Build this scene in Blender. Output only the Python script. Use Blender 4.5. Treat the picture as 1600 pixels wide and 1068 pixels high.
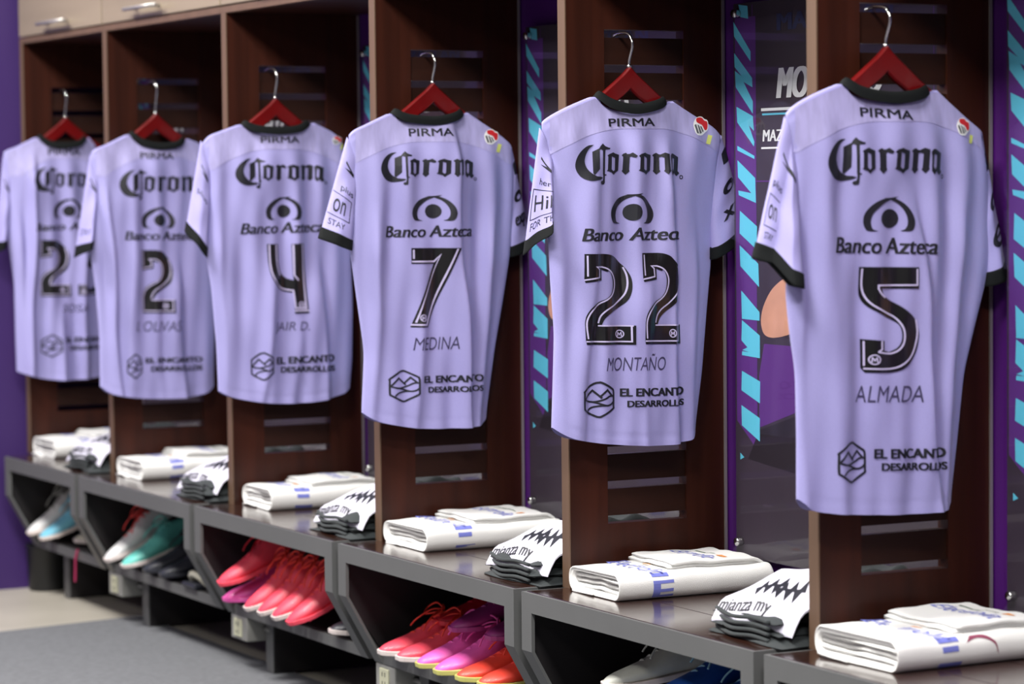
import bpy, bmesh, math, random
import numpy as np
from mathutils import Vector, Matrix
random.seed(7)
for o in list(bpy.data.objects): bpy.data.objects.remove(o)
SC = bpy.context.scene
COL = SC.collection
W, H = 1600.0, 1068.0
# ------------------------------------------------------------------ camera
F, YAW, PIT, ROL = 4459.7, 0.4832, -0.0560, -0.0103
CP = np.array([4.3612, -2.9199, 1.3191])
fw = np.array([-math.cos(YAW)*math.cos(PIT), math.sin(YAW)*math.cos(PIT), math.sin(PIT)])
rt = np.cross(fw, [0, 0, 1.0]); rt /= np.linalg.norm(rt); up = np.cross(rt, fw)
R_, U_ = rt*math.cos(ROL)+up*math.sin(ROL), -rt*math.sin(ROL)+up*math.cos(ROL)
cd = bpy.data.cameras.new('camera'); cam = bpy.data.objects.new('camera', cd); COL.objects.link(cam)
cd.sensor_fit = 'HORIZONTAL'; cd.sensor_width = 36; cd.lens = F/W*36
cd.clip_end = 60
M = Matrix([[R_[i], U_[i], -fw[i], CP[i]] for i in range(3)]+[[0, 0, 0, 1]])
cam.matrix_world = M
cd.dof.use_dof = True; cd.dof.focus_distance = 6.02; cd.dof.aperture_fstop = 3.3; cd.dof.aperture_blades = 9
SC.camera = cam
# ------------------------------------------------------------------ light
vs = SC.view_settings
vs.view_transform = 'Standard'; vs.look = 'None'; vs.gamma = 1; vs.use_curve_mapping = False
vs.exposure = 0.0
wd = bpy.data.worlds.new('world'); SC.world = wd; wd.use_nodes = True
wd.node_tree.nodes['Background'].inputs[0].default_value = (.8, .86, 1, 1)
wd.node_tree.nodes['Background'].inputs[1].default_value = .02
def area(name, loc, rot, sx, sy, power, col=(1, .97, .93)):
    l = bpy.data.lights.new(name, 'AREA'); l.shape = 'RECTANGLE'; l.size = sx; l.size_y = sy
    l.energy = power; l.color = col
    o = bpy.data.objects.new(name, l); COL.objects.link(o); o.location = loc; o.rotation_euler = rot
    return o
CEIL = 2.9
for i, x in enumerate((-3.9, -2.3, -.7, .9, 2.5)):
    area('ceiling_lamp', (x, -1.28, CEIL-.03), (0, 0, 0), .6, .6, 74)
for i, x in enumerate((-3.2, -.4, 2.4)):
    area('ceiling_lamp', (x, -3.1, CEIL-.03), (0, 0, 0), 1.2, .6, 26)

# pixel of the survey photo -> point on a plane of the room
def ray(x, y): return fw+R_*(x-W/2)/F-U_*(y-H/2)/F
def onX(x, y, X):
    d = ray(x, y); t = (X-CP[0])/d[0]; p = CP+t*d; return p[1], p[2]
def onY(x, y, Y):
    d = ray(x, y); t = (Y-CP[1])/d[1]; p = CP+t*d; return p[0], p[2]
S = .95; ZB = .45; BF = -.104; D = .395; TH = .032

# ------------------------------------------------------------------ helpers
def lin(c): return tuple(((v/255)/12.92 if v/255 <= .04045 else ((v/255+.055)/1.055)**2.4) for v in c)
MATS = {}
def mat(name, rgb, rough=.6, metal=0, spec=.5, coat=0, bump=0, bscale=200, srgb=True, noise=0, nscale=8, sheen=0, stretch=(1, 1, 1)):
    if name in MATS: return MATS[name]
    m = bpy.data.materials.new(name); m.use_nodes = True; nt = m.node_tree; b = nt.nodes['Principled BSDF']
    c = lin(rgb) if srgb else rgb
    b.inputs['Base Color'].default_value = (*c, 1); b.inputs['Roughness'].default_value = rough
    b.inputs['Metallic'].default_value = metal; b.inputs['Specular IOR Level'].default_value = spec
    b.inputs['Coat Weight'].default_value = coat; b.inputs['Coat Roughness'].default_value = .12
    if sheen: b.inputs['Sheen Weight'].default_value = sheen
    tc = nt.nodes.new('ShaderNodeTexCoord'); mp = nt.nodes.new('ShaderNodeMapping')
    mp.inputs['Scale'].default_value = stretch
    nt.links.new(tc.outputs['Object'], mp.inputs['Vector'])
    if noise:
        n = nt.nodes.new('ShaderNodeTexNoise'); n.inputs['Scale'].default_value = nscale; n.inputs['Detail'].default_value = 5
        r = nt.nodes.new('ShaderNodeValToRGB')
        r.color_ramp.elements[0].position = .3; r.color_ramp.elements[1].position = .7
        r.color_ramp.elements[0].color = (*[v*(1-noise) for v in c], 1); r.color_ramp.elements[1].color = (*[min(1, v*(1+noise)) for v in c], 1)
        nt.links.new(mp.outputs[0], n.inputs['Vector']); nt.links.new(n.outputs['Fac'], r.inputs[0]); nt.links.new(r.outputs[0], b.inputs['Base Color'])
    if bump:
        n = nt.nodes.new('ShaderNodeTexNoise'); n.inputs['Scale'].default_value = bscale; n.inputs['Detail'].default_value = 3
        bp = nt.nodes.new('ShaderNodeBump'); bp.inputs['Strength'].default_value = bump; bp.inputs['Distance'].default_value = .002
        nt.links.new(mp.outputs[0], n.inputs['Vector']); nt.links.new(n.outputs['Fac'], bp.inputs['Height']); nt.links.new(bp.outputs[0], b.inputs['Normal'])
    MATS[name] = m; return m
def acrylic():
    m = bpy.data.materials.new('clear_acrylic'); m.use_nodes = True; nt = m.node_tree; nt.nodes.clear()
    o = nt.nodes.new('ShaderNodeOutputMaterial'); mx = nt.nodes.new('ShaderNodeMixShader'); t = nt.nodes.new('ShaderNodeBsdfTransparent')
    g = nt.nodes.new('ShaderNodeBsdfGlossy'); g.inputs['Roughness'].default_value = .06
    fr = nt.nodes.new('ShaderNodeFresnel'); fr.inputs['IOR'].default_value = 1.45
    ge = nt.nodes.new('ShaderNodeNewGeometry'); iv = nt.nodes.new('ShaderNodeMath'); iv.operation = 'SUBTRACT'; iv.inputs[0].default_value = 1; ml = nt.nodes.new('ShaderNodeMath'); ml.operation = 'MULTIPLY'
    nt.links.new(ge.outputs['Backfacing'], iv.inputs[1]); nt.links.new(iv.outputs[0], ml.inputs[0]); nt.links.new(fr.outputs[0], ml.inputs[1]); nt.links.new(ml.outputs[0], mx.inputs[0]); nt.links.new(t.outputs[0], mx.inputs[1]); nt.links.new(g.outputs[0], mx.inputs[2]); nt.links.new(mx.outputs[0], o.inputs[0])
    return m
M_WOOD = mat('mahogany_laminate', (53, 22, 12), .42, spec=.3, noise=.32, nscale=26, stretch=(1, 1, .06))
M_SLAT = mat('mahogany_slat', (42, 19, 11), .45, spec=.3, noise=.3, nscale=26, stretch=(1, .06, 1))
M_EDGE = mat('brown_edge_band', (100, 78, 62), .4, noise=.12, nscale=20, stretch=(1, 1, .05))
M_TOP = mat('brown_bench_plank', (50, 29, 22), .2, noise=.25, nscale=22, stretch=(.05, 1, 1), coat=.6)
M_BEIGE = mat('beige_laminate', (142, 128, 110), .35, noise=.08, nscale=14, stretch=(.08, 1, 1), coat=.2)
M_STEEL = mat('grey_painted_steel', (96, 97, 97), .5, noise=.04, nscale=9)
M_SDARK = mat('dark_grey_sheet', (38, 35, 37), .5)
M_CHROME = mat('chrome', (225, 225, 225), .18, metal=1)
M_ALU = mat('brushed_aluminium', (190, 186, 182), .4, metal=.7)
M_PURP = mat('purple_wall_paint', (60, 34, 100), .55, noise=.05, nscale=3)
M_PURPB = mat('purple_back_wall', (80, 20, 116), .5, noise=.05, nscale=3)
M_WHITEW = mat('grey_wall_paint', (120, 116, 124), .8)
M_CEIL = mat('grey_ceiling', (120, 120, 120), .9)
M_TILE = mat('beige_floor_tile', (184, 178, 166), .35, noise=.06, nscale=5)
M_MAT = mat('grey_carpet', (106, 108, 112), .95, noise=.12, nscale=60, bump=.4, bscale=300)
M_SHIRT = mat('lavender_jersey', (160, 155, 211), .62, noise=.03, nscale=400, sheen=.15, bump=.06, bscale=900)
M_SLEEVE = mat('pale_lavender_jersey', (160, 154, 211), .62, noise=.03, nscale=400, sheen=.15)
M_YOKE = mat('yoke_print', (168, 162, 210), .62, noise=.13, nscale=26, stretch=(1, 2.6, .6))
M_RIB = mat('black_rib', (17, 20, 21), .85, spec=.2, noise=.1, nscale=500)
M_INK = mat('black_ink', (26, 27, 36), .5)
M_VINYL = mat('black_vinyl', (18, 18, 20), .32, coat=.2)
M_INKW = mat('silver_vinyl', (196, 188, 226), .45)
M_NAME = mat('navy_ink', (58, 52, 88), .6)
M_RED = mat('red_lacquered_wood', (104, 5, 7), .3, coat=.5, noise=.15, nscale=14)
M_REDP = mat('red_patch', (205, 34, 40), .5)
M_GREYP = mat('grey_patch', (92, 92, 96), .5)
M_WHITEP = mat('white_patch', (240, 240, 240), .5)
M_LIME = mat('lime_print', (220, 226, 120), .6)
M_TOWEL = mat('white_terry', (240, 240, 238), .95, bump=.5, bscale=700, sheen=.3)
M_BLUE = mat('blue_print', (118, 126, 208), .8)
M_ORANGE = mat('orange_print', (226, 150, 84), .8)
M_GREEN = mat('green_print', (84, 110, 88), .8)
M_MAROON = mat('maroon_print', (142, 66, 92), .8)
M_BLACKC = mat('black_cloth', (44, 50, 52), .85, bump=.2, bscale=300, sheen=.1)
M_WHITEC = mat('white_satin', (226, 224, 240), .55)
M_TEAL = mat('poster_teal', (96, 198, 226), .6)
M_PGREY = mat('poster_dark', (56, 46, 60), .6, noise=.12, nscale=5)
M_PPURP = mat('poster_purple', (92, 46, 128), .6)
M_PDARK = mat('poster_near_black', (36, 28, 38), .6)  # darkest printed tone, for the lower stadium and the hair
M_PLINE = mat('poster_violet_line', (92, 48, 124), .6)
M_PWHITE = mat('poster_white', (232, 234, 236), .6)
M_PBLUE = mat('poster_dim_blue', (46, 52, 92), .6)
M_PSHIRT = mat('printed_lavender', (140, 130, 184), .6)
M_SKIN = mat('printed_skin', (205, 150, 126), .6, noise=.12, nscale=14)
M_ACR = acrylic()
M_BIN = mat('black_plastic', (24, 26, 30), .5)
M_BOX = mat('grey_outlet_box', (150, 150, 146), .5)
M_CREAM = mat('cream_plate', (206, 206, 178), .5)

class MB:
    def __init__(s): s.v = []; s.f = []; s.mi = []
    def add(s, vs, fs, mi=0):
        n = len(s.v); s.v += [tuple(map(float, v)) for v in vs]; s.f += [tuple(i+n for i in f) for f in fs]; s.mi += [mi]*len(fs); return s
    def box(s, a, b, mi=0):
        x0, y0, z0 = a; x1, y1, z1 = b
        return s.add([(x0, y0, z0), (x1, y0, z0), (x1, y1, z0), (x0, y1, z0), (x0, y0, z1), (x1, y0, z1), (x1, y1, z1), (x0, y1, z1)],
                     [(0, 3, 2, 1), (4, 5, 6, 7), (0, 1, 5, 4), (1, 2, 6, 5), (2, 3, 7, 6), (3, 0, 4, 7)], mi)
    def prism(s, pts, axis, a, b, mi=0):      # polygon extruded along an axis ('x': pts are (y,z); 'y': (x,z); 'z': (x,y))
        n = len(pts)
        f = {'x': lambda p, t: (t, p[0], p[1]), 'y': lambda p, t: (p[0], t, p[1]), 'z': lambda p, t: (p[0], p[1], t)}[axis]
        return s.add([f(p, a) for p in pts]+[f(p, b) for p in pts], [tuple(range(n))[::-1], tuple(range(n, 2*n))]+[(i, (i+1) % n, n+(i+1) % n, n+i) for i in range(n)], mi)
    def tube(s, pts, r, n=8, mi=0, cap=True):
        pts = [Vector(p) for p in pts]; vs = []; fs = []
        rr = r if isinstance(r, (list, tuple)) else [r]*len(pts)
        nrm = None
        for i, p in enumerate(pts):
            t = (pts[min(i+1, len(pts)-1)]-pts[max(i-1, 0)]).normalized()
            if nrm is None: nrm = t.orthogonal().normalized()
            nrm = (nrm-t*nrm.dot(t)).normalized(); bn = t.cross(nrm)
            for j in range(n):
                a = 2*math.pi*j/n; vs.append(p+(nrm*math.cos(a)+bn*math.sin(a))*rr[i])
        for i in range(len(pts)-1):
            for j in range(n): fs.append((i*n+j, i*n+(j+1) % n, (i+1)*n+(j+1) % n, (i+1)*n+j))
        if cap: fs += [tuple(range(n))[::-1], tuple(range((len(pts)-1)*n, len(pts)*n))]
        return s.add(vs, fs, mi)
    def lathe(s, prof, c, axis='z', n=24, mi=0):
        vs = []; fs = []
        for r, h in prof:
            for j in range(n):
                a = 2*math.pi*j/n; u, w = r*math.cos(a), r*math.sin(a)
                vs.append({'z': (c[0]+u, c[1]+w, c[2]+h), 'y': (c[0]+u, c[1]+h, c[2]+w), 'x': (c[0]+h, c[1]+u, c[2]+w)}[axis])
        for i in range(len(prof)-1):
            for j in range(n): fs.append((i*n+j, i*n+(j+1) % n, (i+1)*n+(j+1) % n, (i+1)*n+j))
        fs += [tuple(range(n))[::-1], tuple(range((len(prof)-1)*n, len(prof)*n))]
        return s.add(vs, fs, mi)
    def grid(s, P, mi=0, closed=False):
        nr, nc = len(P), len(P[0]); vs = [p for r in P for p in r]; fs = []
        for i in range(nr-1):
            for j in range(nc if closed else nc-1): fs.append((i*nc+j, i*nc+(j+1) % nc, (i+1)*nc+(j+1) % nc, (i+1)*nc+j))
        return s.add(vs, fs, mi)
    def build(s, name, m, parent=None, smooth=False, bevel=0, fix=True):
        ms = m if isinstance(m, (list, tuple)) else [m]
        me = bpy.data.meshes.new(name)
        org = Vector(parent['org']) if parent else Vector((0, 0, 0))
        me.from_pydata([Vector(v)-org for v in s.v], [], s.f)
        for q in ms: me.materials.append(q)
        for p, i in zip(me.polygons, s.mi): p.material_index = i; p.use_smooth = smooth
        if fix:
            bm = bmesh.new(); bm.from_mesh(me); bmesh.ops.recalc_face_normals(bm, faces=bm.faces); bm.to_mesh(me); bm.free()
        me.update()
        o = bpy.data.objects.new(name, me); COL.objects.link(o)
        if parent: o.parent = parent; o['org'] = tuple(org)
        if bevel:
            b = o.modifiers.new('bevel', 'BEVEL'); b.width = bevel; b.segments = 2; b.limit_method = 'ANGLE'; b.angle_limit = math.radians(40)
        return o
def thing(name, loc, label, cat, group=None, local=False):
    o = bpy.data.objects.new(name, None); COL.objects.link(o); o.location = loc; o.empty_display_size = .05
    o['label'] = label; o['category'] = cat
    if group: o['group'] = group
    o['org'] = (0., 0., 0.) if local else tuple(float(v) for v in loc)
    return o
def tag(o, label, cat, group=None):
    o['label'] = label; o['category'] = cat
    if group: o['group'] = group
    return o
def struct(name, mb, m, bevel=0):
    o = mb.build(name, m, bevel=bevel); o['kind'] = 'structure'; return o

# ------------------------------------------------------------------ flat shapes for lettering (unit square, y up)
_c = {}
def curve_mesh(cu):
    o = bpy.data.objects.new('tmp', cu); COL.objects.link(o)
    dg = bpy.context.evaluated_depsgraph_get(); me = bpy.data.meshes.new_from_object(o.evaluated_get(dg))
    v = np.array([tuple(q.co)[:2] for q in me.vertices]); f = [tuple(p.vertices) for p in me.polygons]
    bpy.data.objects.remove(o); bpy.data.meshes.remove(me); return v, f
def text(t, shear=0, bold=0, space=1):
    k = (t, shear, bold, space)
    if k not in _c:
        cu = bpy.data.curves.new('t', 'FONT'); cu.body = t; cu.shear = shear; cu.offset = bold; cu.space_character = space
        cu.resolution_u = 5; cu.fill_mode = 'BOTH' if hasattr(cu, 'fill_mode') else 'BOTH'
        v, f = curve_mesh(cu)
        v = (v-v.min(0))/(v.max(0)-v.min(0)); _c[k] = (v, f)
    return _c[k]
def heavy(t, shear, dx, n=4, dy=0):      # bold face: the same word printed several times, each pass shifted a hair
    v, f = text(t, shear); out = []
    for i in range(n):
        for j in ((0, 1) if dy else (0,)): out.append((np.array([(p[0]*(1-dx)+dx*i/(n-1), p[1]*(1-dy)+dy*j) for p in v]), f))
    return out
def flat(items):
    for it in items:
        if isinstance(it[0], list):
            for n, g in enumerate(it[0]): yield (g,)+tuple(it[1:])+(n,)
        else: yield tuple(it)+(0,)
def polys(rings, box=None, close_smooth=()):
    cu = bpy.data.curves.new('p', 'CURVE'); cu.dimensions = '2D'; cu.fill_mode = 'BOTH'
    A = [p for r in rings for p in r]
    for r in rings:
        sp = cu.splines.new('POLY'); sp.points.add(len(r)-1); sp.use_cyclic_u = True
        for q, p in zip(sp.points, r): q.co = (p[0]/1000, -p[1]/1000, 0, 1)
    v, f = curve_mesh(cu)
    if box is None: box = (min(p[0] for p in A), min(p[1] for p in A), max(p[0] for p in A), max(p[1] for p in A))
    v = v*1000
    v = np.stack([(v[:, 0]-box[0])/(box[2]-box[0]), 1-(-v[:, 1]-box[1])/(box[3]-box[1])], 1)
    return v, f
def stroke(lines, w, box):
    V = []; Fc = []
    for L in lines:
        ww = w
        if isinstance(L[0], (int, float)): ww, L = L[0], L[1:]
        L = [np.array(p, float) for p in L]; n = len(V)
        closed = np.allclose(L[0], L[-1]) and len(L) > 2
        for i, p in enumerate(L):
            a = L[i-1] if i else (L[-2] if closed else L[0]); b = L[i+1] if i < len(L)-1 else (L[1] if closed else L[-1])
            d1 = p-a; d2 = b-p
            d1 = d1/(np.linalg.norm(d1)+1e-9); d2 = d2/(np.linalg.norm(d2)+1e-9)
            if np.linalg.norm(d1) < .5: d1 = d2
            if np.linalg.norm(d2) < .5: d2 = d1
            t = d1+d2; t /= (np.linalg.norm(t)+1e-9); nn = np.array([-t[1], t[0]])
            k = min(2.0, 1/max(.3, abs(nn @ np.array([-d1[1], d1[0]]))))
            V += [p+nn*ww/2*k, p-nn*ww/2*k]
        for i in range(len(L)-1): Fc.append((n+2*i, n+2*i+1, n+2*i+3, n+2*i+2))
    v = np.array(V)
    v = np.stack([(v[:, 0]-box[0])/(box[2]-box[0]), 1-(v[:, 1]-box[1])/(box[3]-box[1])], 1)
    return v, Fc
def circ(cx, cy, r, n=20, ry=None): return [(cx+r*math.cos(2*math.pi*i/n), cy+(ry or r)*math.sin(2*math.pi*i/n)) for i in range(n)]
def rnd(P, it=2):      # corner-cutting for hand-drawn curves
    for _ in range(it):
        Q = []
        for i in range(len(P)):
            a, b = P[i], P[(i+1) % len(P)]
            Q += [(a[0]*.75+b[0]*.25, a[1]*.75+b[1]*.25), (a[0]*.25+b[0]*.75, a[1]*.25+b[1]*.75)]
        P = Q
    return P
def sm(L, n=6):        # Catmull-Rom through an open line
    L = [np.array(p, float) for p in L]; out = []
    for i in range(len(L)-1):
        p0 = L[max(i-1, 0)]; p1 = L[i]; p2 = L[i+1]; p3 = L[min(i+2, len(L)-1)]
        for k in range(n):
            t = k/n; out.append(tuple(.5*((2*p1)+(-p0+p2)*t+(2*p0-5*p1+4*p2-p3)*t*t+(-p0+3*p1-3*p2+p3)*t**3)))
    return out+[tuple(L[-1])]

CB = (92, 75, 1450, 615)
CORONA = [
 sm([(330,92),(270,100),(210,135),(150,195),(110,270),(95,340),(98,400),(120,460),(160,515),(215,550),(280,567),(340,562),(400,548),(437,525)],4)+sm([(400,512),(350,508),(320,492),(285,468),(250,432),(220,380),(206,320),(210,270),(230,210),(265,150),(300,115)],4),
 [(303,185),(340,165),(385,140),(400,112),(432,75),(460,108),(500,128),(530,135),(515,152),(470,155),(460,160),(457,250),(462,480),(484,484),(480,495),(462,500),(462,590),(452,610),(415,615),(398,592),(410,570),(432,568),(440,540),(440,500),(435,480),(430,300),(428,165),(405,150),(388,165),(385,410),(340,465),(318,490),(300,468)],
 [(487,232),(510,215),(565,192),(590,207),(645,225),(640,330),(640,430),(600,460),(575,485),(545,455),(485,435),(497,420),(497,250)], [(543,245),(588,265),(590,425),(570,440),(545,415)],
 [(680,232),(700,210),(730,198),(745,215),(770,212),(800,195),(825,215),(850,238),(830,262),(800,255),(785,245),(768,255),(768,420),(775,440),(735,487),(690,440),(698,420),(698,250)],
 [(862,240),(890,215),(950,197),(975,209),(1045,228),(1040,330),(1040,430),(1000,455),(968,485),(940,460),(862,432),(878,415),(880,260)], [(930,245),(975,262),(978,420),(960,435),(932,410)],
 [(1070,232),(1095,212),(1125,198),(1150,217),(1170,222),(1225,195),(1280,215),(1275,330),(1275,420),(1282,435),(1243,482),(1200,440),(1210,420),(1212,262),(1180,248),(1155,258),(1155,420),(1165,440),(1125,485),(1082,440),(1090,420),(1090,250)],
 [(1295,240),(1320,210),(1345,208),(1380,225),(1437,255),(1425,440),(1440,452),(1450,470),(1405,505),(1370,470),(1365,458),(1335,495),(1305,455),(1303,300)], [(1330,265),(1365,275),(1360,405),(1346,440),(1325,405)],
]
EB = (478, 95, 1080, 528)
EYE = [sm([(655,105),(720,118),(780,118),(840,112),(905,102)],3)+sm([(860,125),(930,160),(1000,220),(1060,310),(1080,390),(1070,460),(1040,510),(990,525),(915,520)],4)+sm([(960,500),(985,450),(992,390),(980,320),(940,240),(880,180),(800,140)],4)+sm([(795,142),(720,180),(650,240),(590,310),(565,390),(570,450),(590,500),(650,522)],4)+sm([(570,525),(520,510),(488,450),(480,380),(495,310),(550,230),(630,165),(730,122)],4),
       circ(788, 368, 108, 28, 116)]
HB = (105, 470, 512, 950)
HEX = [[26]+sm([(310,484),(340,486),(470,560),(495,590),(500,650),(500,790),(490,830),(350,925),(310,938),(270,925),(140,855),(118,820),(118,640),(125,600),(260,500),(310,484)],3),
       [24,(135,708),(245,590),(345,690)], [24,(330,665),(405,580),(470,650)], [22]+sm([(120,715),(250,742),(370,705),(440,662),(500,655)],4), [22]+sm([(250,742),(320,762),(400,785),(460,770),(500,730)],4), [22]+sm([(185,860),(240,815),(330,790),(400,785)],4)]
B2 = (85, 76, 605, 1025)
N2 = [[(85,78)]+sm([(290,76),(360,85),(430,113),(490,170),(530,215),(565,290),(580,370),(572,470),(540,560),(470,630),(370,690),(300,750),(268,822)],4)+[(600,822),(605,1022),(110,1025),(103,985)]+sm([(97,800),(112,720),(160,640),(240,580),(320,540),(375,480),(393,400),(385,320),(350,240),(330,262),(265,240)],4)+[(268,352),(95,378),(85,345)]]
N2W = [[(108,95),(112,312)], [(85,350),(240,322),(235,238),(200,212)]+sm([(270,212),(330,232),(380,275),(412,345),(410,425),(380,500),(320,555),(240,600),(165,668),(122,750),(112,830),(125,965)],3),
       sm([(515,215),(540,290),(545,380),(530,465),(495,530),(420,600),(320,660),(260,725),(238,800)],3), [(235,826),(580,826)], [(565,830),(570,990),(105,992)]]
B5 = (95, 70, 580, 1022)
N5 = [[(95,70),(567,70),(567,262),(270,262)]+sm([(280,310),(330,360),(420,415),(495,480),(545,540),(578,640),(580,720),(560,830),(500,940),(420,1000),(330,1021)],3)+[(145,1022),(110,980),(108,720),(292,735),(290,822)]+sm([(330,835),(395,800),(432,740),(438,660),(418,590),(375,552),(280,500),(170,430),(108,340),(97,250)],3)]
N5W = [sm([(120,85),(120,240),(148,340),(205,415),(300,475),(380,520),(435,590),(457,665),(450,750),(410,815),(340,848),(235,836)],3), [(268,735),(268,812),(235,836)], [(550,85),(550,230),(240,235)]+sm([(240,265),(265,310),(300,345)],3),
       sm([(548,540),(565,640),(558,740),(520,860),(440,945),(340,985),(130,987)],3), [(135,738),(135,962)]]
B7 = (130, 70, 560, 808)
N7 = [[(135,72),(560,70),(285,808),(132,808),(140,785),(345,216),(135,218)]]
N7W = [[(155,88),(155,172)], [(138,198),(350,196),(400,135),(172,765)], [(528,78),(268,785),(135,785)]]
B4 = (120, 65, 550, 800)
N4 = [[(120,75),(237,75)]+sm([(243,250),(268,365),(330,430),(395,450)],3)+[(388,410),(368,75),(492,65),(548,792),(408,798),(398,572)]+sm([(370,578),(280,558),(190,480),(147,380),(128,250)],3)]
N4W = [sm([(142,80),(152,320),(190,440),(270,530),(390,558)],4)+[(415,740),(520,740)], [(382,80),(398,400),(440,450)], [(470,72),(522,750)], [(405,768),(545,764)], sm([(215,80),(225,300),(262,400)],3)]
B3 = (0, 0, 480, 950)
N3 = [[(20,0),(440,0),(470,40),(300,330)]+sm([(390,370),(450,440),(480,560),(475,720),(430,850),(330,930),(220,950)],3)+[(0,950),(0,760),(140,760),(150,830)]+sm([(230,830),(300,790),(325,700),(315,580),(260,490),(120,450)],3)+[(120,380),(270,130),(20,140)]]
N3W = [[(40,20),(40,120)], sm([(420,440),(450,560),(445,720),(400,830),(310,900),(200,920),(20,920)],3), [(130,780),(20,780)]]
def emblem(c, r, box):
    return stroke([[r*.25]+circ(c[0], c[1], r, 18)+[circ(c[0], c[1], r, 18)[0]], [r*.28, (c[0]-r*.5, c[1]+r*.6), (c[0]-r*.4, c[1]-r*.4), (c[0], c[1]+r*.2), (c[0]+r*.4, c[1]-r*.4), (c[0]+r*.5, c[1]+r*.6)]], r*.25, box)
DIG = {'2': (B2, N2, N2W, (465, 912), 40), '5': (B5, N5, N5W, (210, 905), 42), '7': (B7, N7, N7W, (237, 722), 30), '4': (B4, N4, N4W, (475, 705), 30), '3': (B3, N3, N3W, (70, 870), 34)}

def cut(v2, faces, sy, sz):
    bm = bmesh.new(); bv = [bm.verts.new((p[0], p[1], 0)) for p in v2]
    for f in faces:
        try: bm.faces.new([bv[i] for i in f])
        except ValueError: pass
    mn = v2.min(0); mx = v2.max(0)
    for ax, st in ((0, sy), (1, sz)):
        if not st: continue
        t = math.floor(mn[ax]/st)*st+st
        while t < mx[ax]:
            no = (1, 0, 0) if ax == 0 else (0, 1, 0); co = (t, 0, 0) if ax == 0 else (0, t, 0)
            bmesh.ops.bisect_plane(bm, geom=bm.verts[:]+bm.edges[:]+bm.faces[:], plane_co=co, plane_no=no, dist=1e-7); t += st
    bm.verts.ensure_lookup_table()
    for i, q in enumerate(bm.verts): q.index = i
    v = [tuple(q.co)[:2] for q in bm.verts]; f = [tuple(q.index for q in p.verts) for p in bm.faces]; bm.free()
    return v, f

# ------------------------------------------------------------------ room
m = MB().box((-4.72, -4.6, -.08), (6.2, .62, 0)); struct('floor', m, M_TILE)
m = MB().box((-4.72, -4.6, CEIL), (6.2, .62, CEIL+.08)); struct('ceiling', m, M_CEIL)
XL = -4.668
m = MB().box((XL-.08, -4.6, 0), (XL, .52, CEIL)); struct('wall_left', m, M_PURP)
m = MB().box((XL, D+.004, 0), (6.2, D+.1, CEIL)); struct('wall_back', m, M_PURPB)
m = MB().box((XL, -4.6, 0), (6.2, -4.52, CEIL)); struct('wall_front', m, M_WHITEW)
m = MB().box((6.12, -4.52, 0), (6.2, D+.004, CEIL)); struct('wall_right', m, M_WHITEW)
m = MB().prism([(-3.86, .1), (-3.74, -.6), (-3.45, -3.9), (5.6, -3.9), (5.6, .1)], 'z', 0, .006)
tag(m.build('floor_mat', M_MAT), 'grey carpet mat laid over the beige tiles along the benches', 'mat')

NUM = ['5', '22', '7', '4', '2', '23']
KX = [-k*S for k in range(5)]+[-4.60]
def bayw(k): return (S-TH) if k < 5 else (-4*S-TH+4.60)
# ------------------------------------------------------------------ lockers: dividers
CB_Z = 1.782; Y0, Y1 = .0957, .2928; ZS0 = .5834; PER = .07433; NS = 15; SH = .017
ZTOP = ZS0+PER*(NS-1)+SH
for k in range(6):
    X = KX[k]
    t = thing('locker_divider', (X-TH/2, D/2, ZB), 'dark brown slatted locker divider behind the shirt numbered %s' % NUM[k] if k < 5 else 'dark brown slatted end panel against the purple wall at far left', 'divider', 'brown wooden locker dividers')
    th = TH if k < 5 else .03
    zt = CB_Z
    m = MB()
    m.box((X-th, .004, ZB), (X, Y0, zt)); m.box((X-th, Y1, ZB), (X, D, zt))
    m.box((X-th, Y0, ZB), (X, Y1, ZS0)); m.box((X-th, Y0, ZTOP), (X, Y1, zt))
    m.build('frame', M_WOOD, t)
    m = MB()
    for i in range(NS-1):
        m.box((X-th+.005, Y0-.002, ZS0+PER*i+SH), (X-.005, Y1+.002, ZS0+PER*(i+1)))
    m.build('slats', M_SLAT, t)
    m = MB().box((X-th, 0, ZB), (X, .004, zt)); e = m.build('edge_band', M_EDGE, t, bevel=.001); e['label'] = 'lighter brown front edge'
    m = MB().box((X-.001, D-.006, ZB), (X+.004, D, zt)); m.build('edge_trim', M_ALU, t)
# overhead cabinets
for k in range(6):
    xl = KX[k]-(TH if k < 5 else .03); xr = xl+S if k < 5 else -4*S-TH
    xl += .0006; xr -= .0006
    lab = ['overhead cabinet above the shirt numbered %s' % n for n in NUM]
    t = thing('overhead_cabinet', ((xl+xr)/2, D/2, CB_Z), 'beige fronted '+lab[k]+(', beside the purple wall' if k == 5 else ''), 'cabinet', 'overhead cabinets of the lockers')
    m = MB(); m.box((xl, .022, CB_Z+.001), (xr, D, 2.42)); m.build('body', M_WOOD, t)
    m = MB(); zr = CB_Z+.018
    m.box((xl, 0, CB_Z), (xr, .022, zr)); m.build('front_rail', M_EDGE, t, bevel=.001)
    m = MB().box((xl+.004, -.002, zr+.004), (xr-.004, .02, 2.41)); d = m.build('door', M_BEIGE, t, bevel=.002)
    hx = xl+.40; hz = 1.832
    m = MB().tube([(hx-.13, -.03, hz), (hx+.13, -.03, hz)], .006, 10)
    for q in (-.09, .09): m.tube([(hx+q, -.03, hz), (hx+q, 0, hz)], .005, 8)
    m.build('handle', M_ALU, d, smooth=True)

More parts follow.
